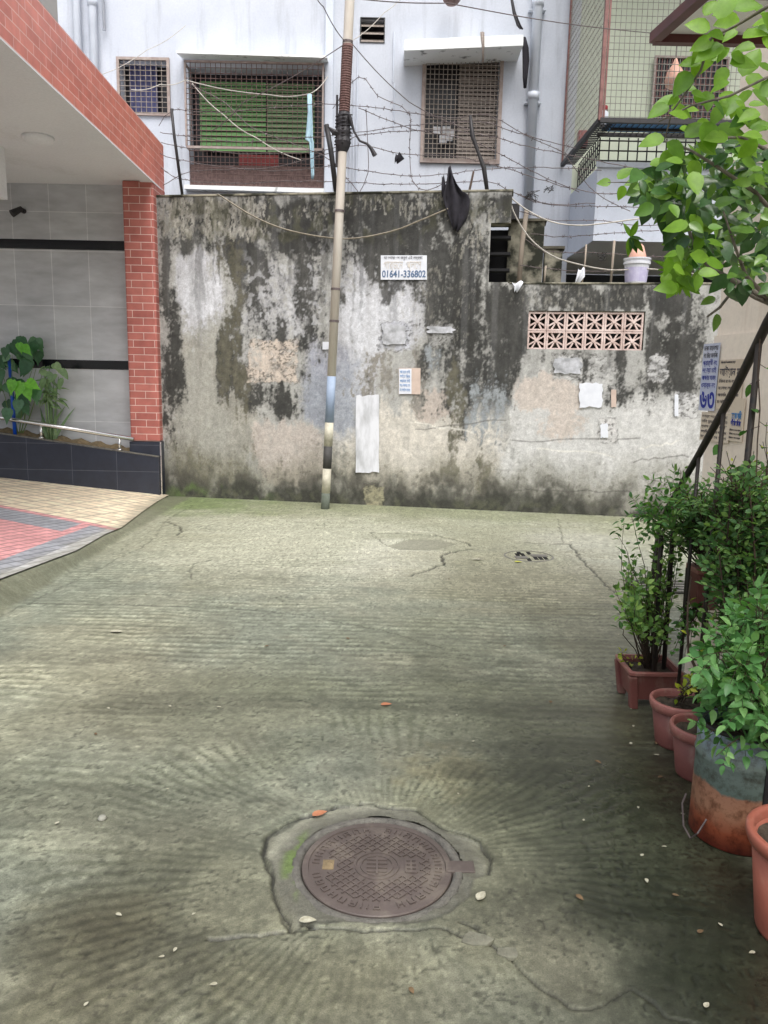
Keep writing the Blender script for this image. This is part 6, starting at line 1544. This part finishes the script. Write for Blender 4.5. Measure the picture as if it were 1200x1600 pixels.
top = [(1110, 45, 1.8, -1, -.2, 34), (1100, 25, 1.8, 1, -1.4, 30), (1120, 30, 1.75, .6, -1, 50), (1145, 15, 1.75, 1, -.2, 42), (1190, 20, 1.75, .6, .8, 36), (1115, 62, 1.8, -.95, .35, 40), (1108, 58, 1.85, -.3, .9, 52),
       (1130, 70, 1.8, -.9, .5, 44), (1142, 84, 1.8, .9, .4, 30), (1160, 60, 1.75, .8, -.2, 50), (1190, 60, 1.75, .7, .3, 40), (1095, 98, 1.85, -1, .1, 30), (1110, 95, 1.85, .5, -.4, 36), (1140, 100, 1.8, .95, -.1, 40), (1135, 105, 1.8, -.4, .8, 36),
       (1078, 112, 1.85, -.6, 1, 44), (1080, 145, 1.85, .9, .1, 30), (1060, 150, 1.88, -.7, .6, 22), (1045, 165, 1.9, -.9, .5, 36), (1048, 168, 1.9, .9, .25, 40), (1175, 140, 1.85, .9, .6, 40), (1160, 120, 1.85, .3, -.6, 44), (1188, 150, 1.8, .6, -.5, 42),
       (1130, 165, 1.85, -.5, .9, 34), (1150, 170, 1.85, .8, .6, 40), (1175, 175, 1.85, -.8, .5, 40), (1100, 190, 1.85, .4, .9, 44), (1120, 200, 1.88, .9, .2, 44), (1150, 210, 1.85, .6, .5, 50), (1038, 215, 1.9, -.95, .2, 36), (1042, 222, 1.9, .5, .4, 36),
       (1070, 215, 1.9, .9, -.5, 44), (1090, 225, 1.9, .9, .3, 40), (1080, 250, 1.9, .3, .9, 32), (1050, 235, 1.92, -.6, .8, 34), (955, 285, 2.1, -1, .0, 24), (965, 280, 2.1, .7, -.6, 32), (975, 290, 2.1, -.3, .9, 26), (988, 282, 2.1, .9, -.35, 34), (1000, 278, 2.1, .8, .5, 34), (1015, 258, 2.05, 1, -.1, 40)]
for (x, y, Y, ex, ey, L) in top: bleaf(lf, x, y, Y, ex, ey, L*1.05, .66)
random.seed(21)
for _ in range(120):   # outer leaves, sunlight put into their brighter green
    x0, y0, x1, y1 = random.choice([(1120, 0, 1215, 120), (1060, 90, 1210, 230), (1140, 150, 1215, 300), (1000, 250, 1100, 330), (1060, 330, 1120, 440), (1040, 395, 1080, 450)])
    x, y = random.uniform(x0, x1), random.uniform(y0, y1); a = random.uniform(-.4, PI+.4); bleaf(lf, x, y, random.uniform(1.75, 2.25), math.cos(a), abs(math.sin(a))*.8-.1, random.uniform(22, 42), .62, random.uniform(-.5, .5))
for _ in range(560):  # inner mass, shade put into its darker green
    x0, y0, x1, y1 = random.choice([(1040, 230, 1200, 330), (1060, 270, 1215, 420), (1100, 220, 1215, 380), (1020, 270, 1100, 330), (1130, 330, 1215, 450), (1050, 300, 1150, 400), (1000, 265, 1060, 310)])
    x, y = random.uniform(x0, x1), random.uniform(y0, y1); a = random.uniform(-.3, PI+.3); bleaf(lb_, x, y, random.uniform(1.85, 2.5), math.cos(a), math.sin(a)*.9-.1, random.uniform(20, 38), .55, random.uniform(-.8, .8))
for (x, y, Y, ex, ey, L) in [(1022, 300, 2.1, -.3, 1, 58), (1030, 330, 2.15, .4, .9, 44), (1075, 300, 2.1, -.2, 1, 56), (1060, 340, 2.15, -.5, 1, 50), (1035, 300, 2.1, .8, .5, 50), (1090, 340, 2.1, .2, 1, 50), (1120, 490, 2.15, .05, 1, 30), (1118, 465, 2.15, -.9, .4, 28), (1130, 455, 2.15, .9, .3, 36), (1140, 430, 2.1, -.6, .5, 40), (1150, 420, 2.1, .8, .5, 40), (1160, 440, 2.1, .1, .9, 34), (1045, 285, 2.1, -.9, .2, 44), (1100, 300, 2.0, -.9, .3, 60)]:
    bleaf(lb_, x, y, Y, ex, ey, L, .6)
for (cx, cy, Y) in [(1062, 440, 2.3), (1050, 425, 2.3), (1075, 415, 2.3), (1100, 400, 2.3), (985, 370, 2.25), (1090, 250, 2.0), (1130, 285, 2.0), (1170, 262, 1.95)]:
    for k in range(9):
        a = random.uniform(0, 2*PI); bleaf(lf if cy > 380 or k % 2 else lb_, cx, cy, Y, math.cos(a), math.sin(a), random.uniform(20, 34), .36, random.uniform(-.3, .3))
br.build('branches', M['barkgrey'], r, smooth=True)
o = lf.build('leaves', M['lf_sunlit'], r, smooth=True); o['label'] = 'leaves in a brightened, sunlit green'
o = lb_.build('leaves', M['lf_shaded'], r, smooth=True); o['label'] = 'glossy leaves in a darkened, shaded green'
random.seed(5)
# plants in the black planter
hb0 = atY(30, 690, YP+.12); r = thing('heart_leaf_plant', 'tall plant with large heart shaped leaves in the black planter', 'plant', (hb0.x, hb0.y, hb0.z))
st = MB(); lf = MB(); ll = MB()
for k in range(7):
    tp = atY(random.uniform(-10, 70), random.uniform(540, 620), YP+random.uniform(-.05, .2)); st.tube(stemcurve(hb0, tp, .04, 6), [.008, .007, .006, .006, .005, .004, .003], 5)
random.seed(9)
for k in range(60):
    x, y = random.uniform(-20, 62), random.uniform(528, 640)
    if x > 45 and y > 610: continue
    a = random.uniform(.15*PI, .85*PI); Y = YP+random.uniform(-.15, .2); p = atY(x, y, Y); L = random.uniform(.14, .22)
    lf.leaf(p, (math.cos(a)*.8, random.uniform(-.3, .1), -math.sin(a)), (random.uniform(-.4, .4), -1, .45), L, L*.78, .08, .1, 2)
for (x, y, ex, ey, L) in ((34, 598, -.4, 1, .22), (42, 596, .9, .5, .2), (40, 604, .3, 1, .2), (20, 594, -.2, 1, .2), (30, 536, .2, 1, .14), (36, 540, .7, .8, .16)):
    p = atY(x, y, YP-.2); ll.leaf(p, (ex, -.1, -ey), (0, -1, .5), L, L*.7, .06, .1, 2)
st.build('stems', M['greenstem'], r, smooth=True); lf.build('leaves', M['lf_heart'], r, smooth=True); o = ll.build('leaves', M['lf_heart_lit'], r, smooth=True); o['label'] = 'heart leaves in a brightened, lit green'
rb0 = atY(80, 690, YP+.08); r = thing('reed_plant', 'slender reed like plant with long thin leaves in the black planter', 'plant', (rb0.x, rb0.y, rb0.z))
st = MB(); lf = MB()
for k in range(7):
    tp = atY(random.uniform(68, 98), random.uniform(570, 610), YP+random.uniform(0, .15)); P = stemcurve(rb0+rv(.03), tp, .03, 6); st.tube(P, [.012, .011, .010, .009, .008, .006, .004], 6)
    for j in range(6):
        a = random.uniform(0, PI); lf.leaf(P[random.randint(4, 6)]+rv(.02), (math.cos(a), random.uniform(-.5, .2), -math.sin(a)*.7+.3), (0, -.6, 1), random.uniform(.10, .2), .045, .1, .4, 0)
for k in range(9):
    a = random.uniform(.1*PI, .9*PI); lf.leaf(rb0+Vector((random.uniform(-.06, .08), 0, .02)), (math.cos(a)*.5, -.1, 1), (0, -1, .2), random.uniform(.25, .5), .04, .1, .5, 3)
for (x, y) in ((88, 565), (96, 575), (90, 585), (80, 570), (75, 580), (98, 590), (70, 590), (62, 580)):
    p = atY(x, y, YP-.05); a = random.uniform(.1*PI, .9*PI); lf.leaf(p, (math.cos(a), -.2, -math.sin(a)), (0, -1, .6), .16, .08, .1, .2, 1)
st.build('stems', M['lf_reed'], r, smooth=True); lf.build('leaves', M['lf_reed'], r, smooth=True)
a = atY(24, 684, YP+.02); b = atY(19, 618, YP+.02); mb = MB(); mb.tube([a-Vector((0, 0, .05)), b, atY(14, 560, YP+.05)], .022, 12); tag(mb.build('blue_pipe', M['bluepvc'], smooth=True), 'upright blue plastic pipe standing in the black planter', 'pipe')
for (x, y) in ((1095, 795), (300, 776)): pass
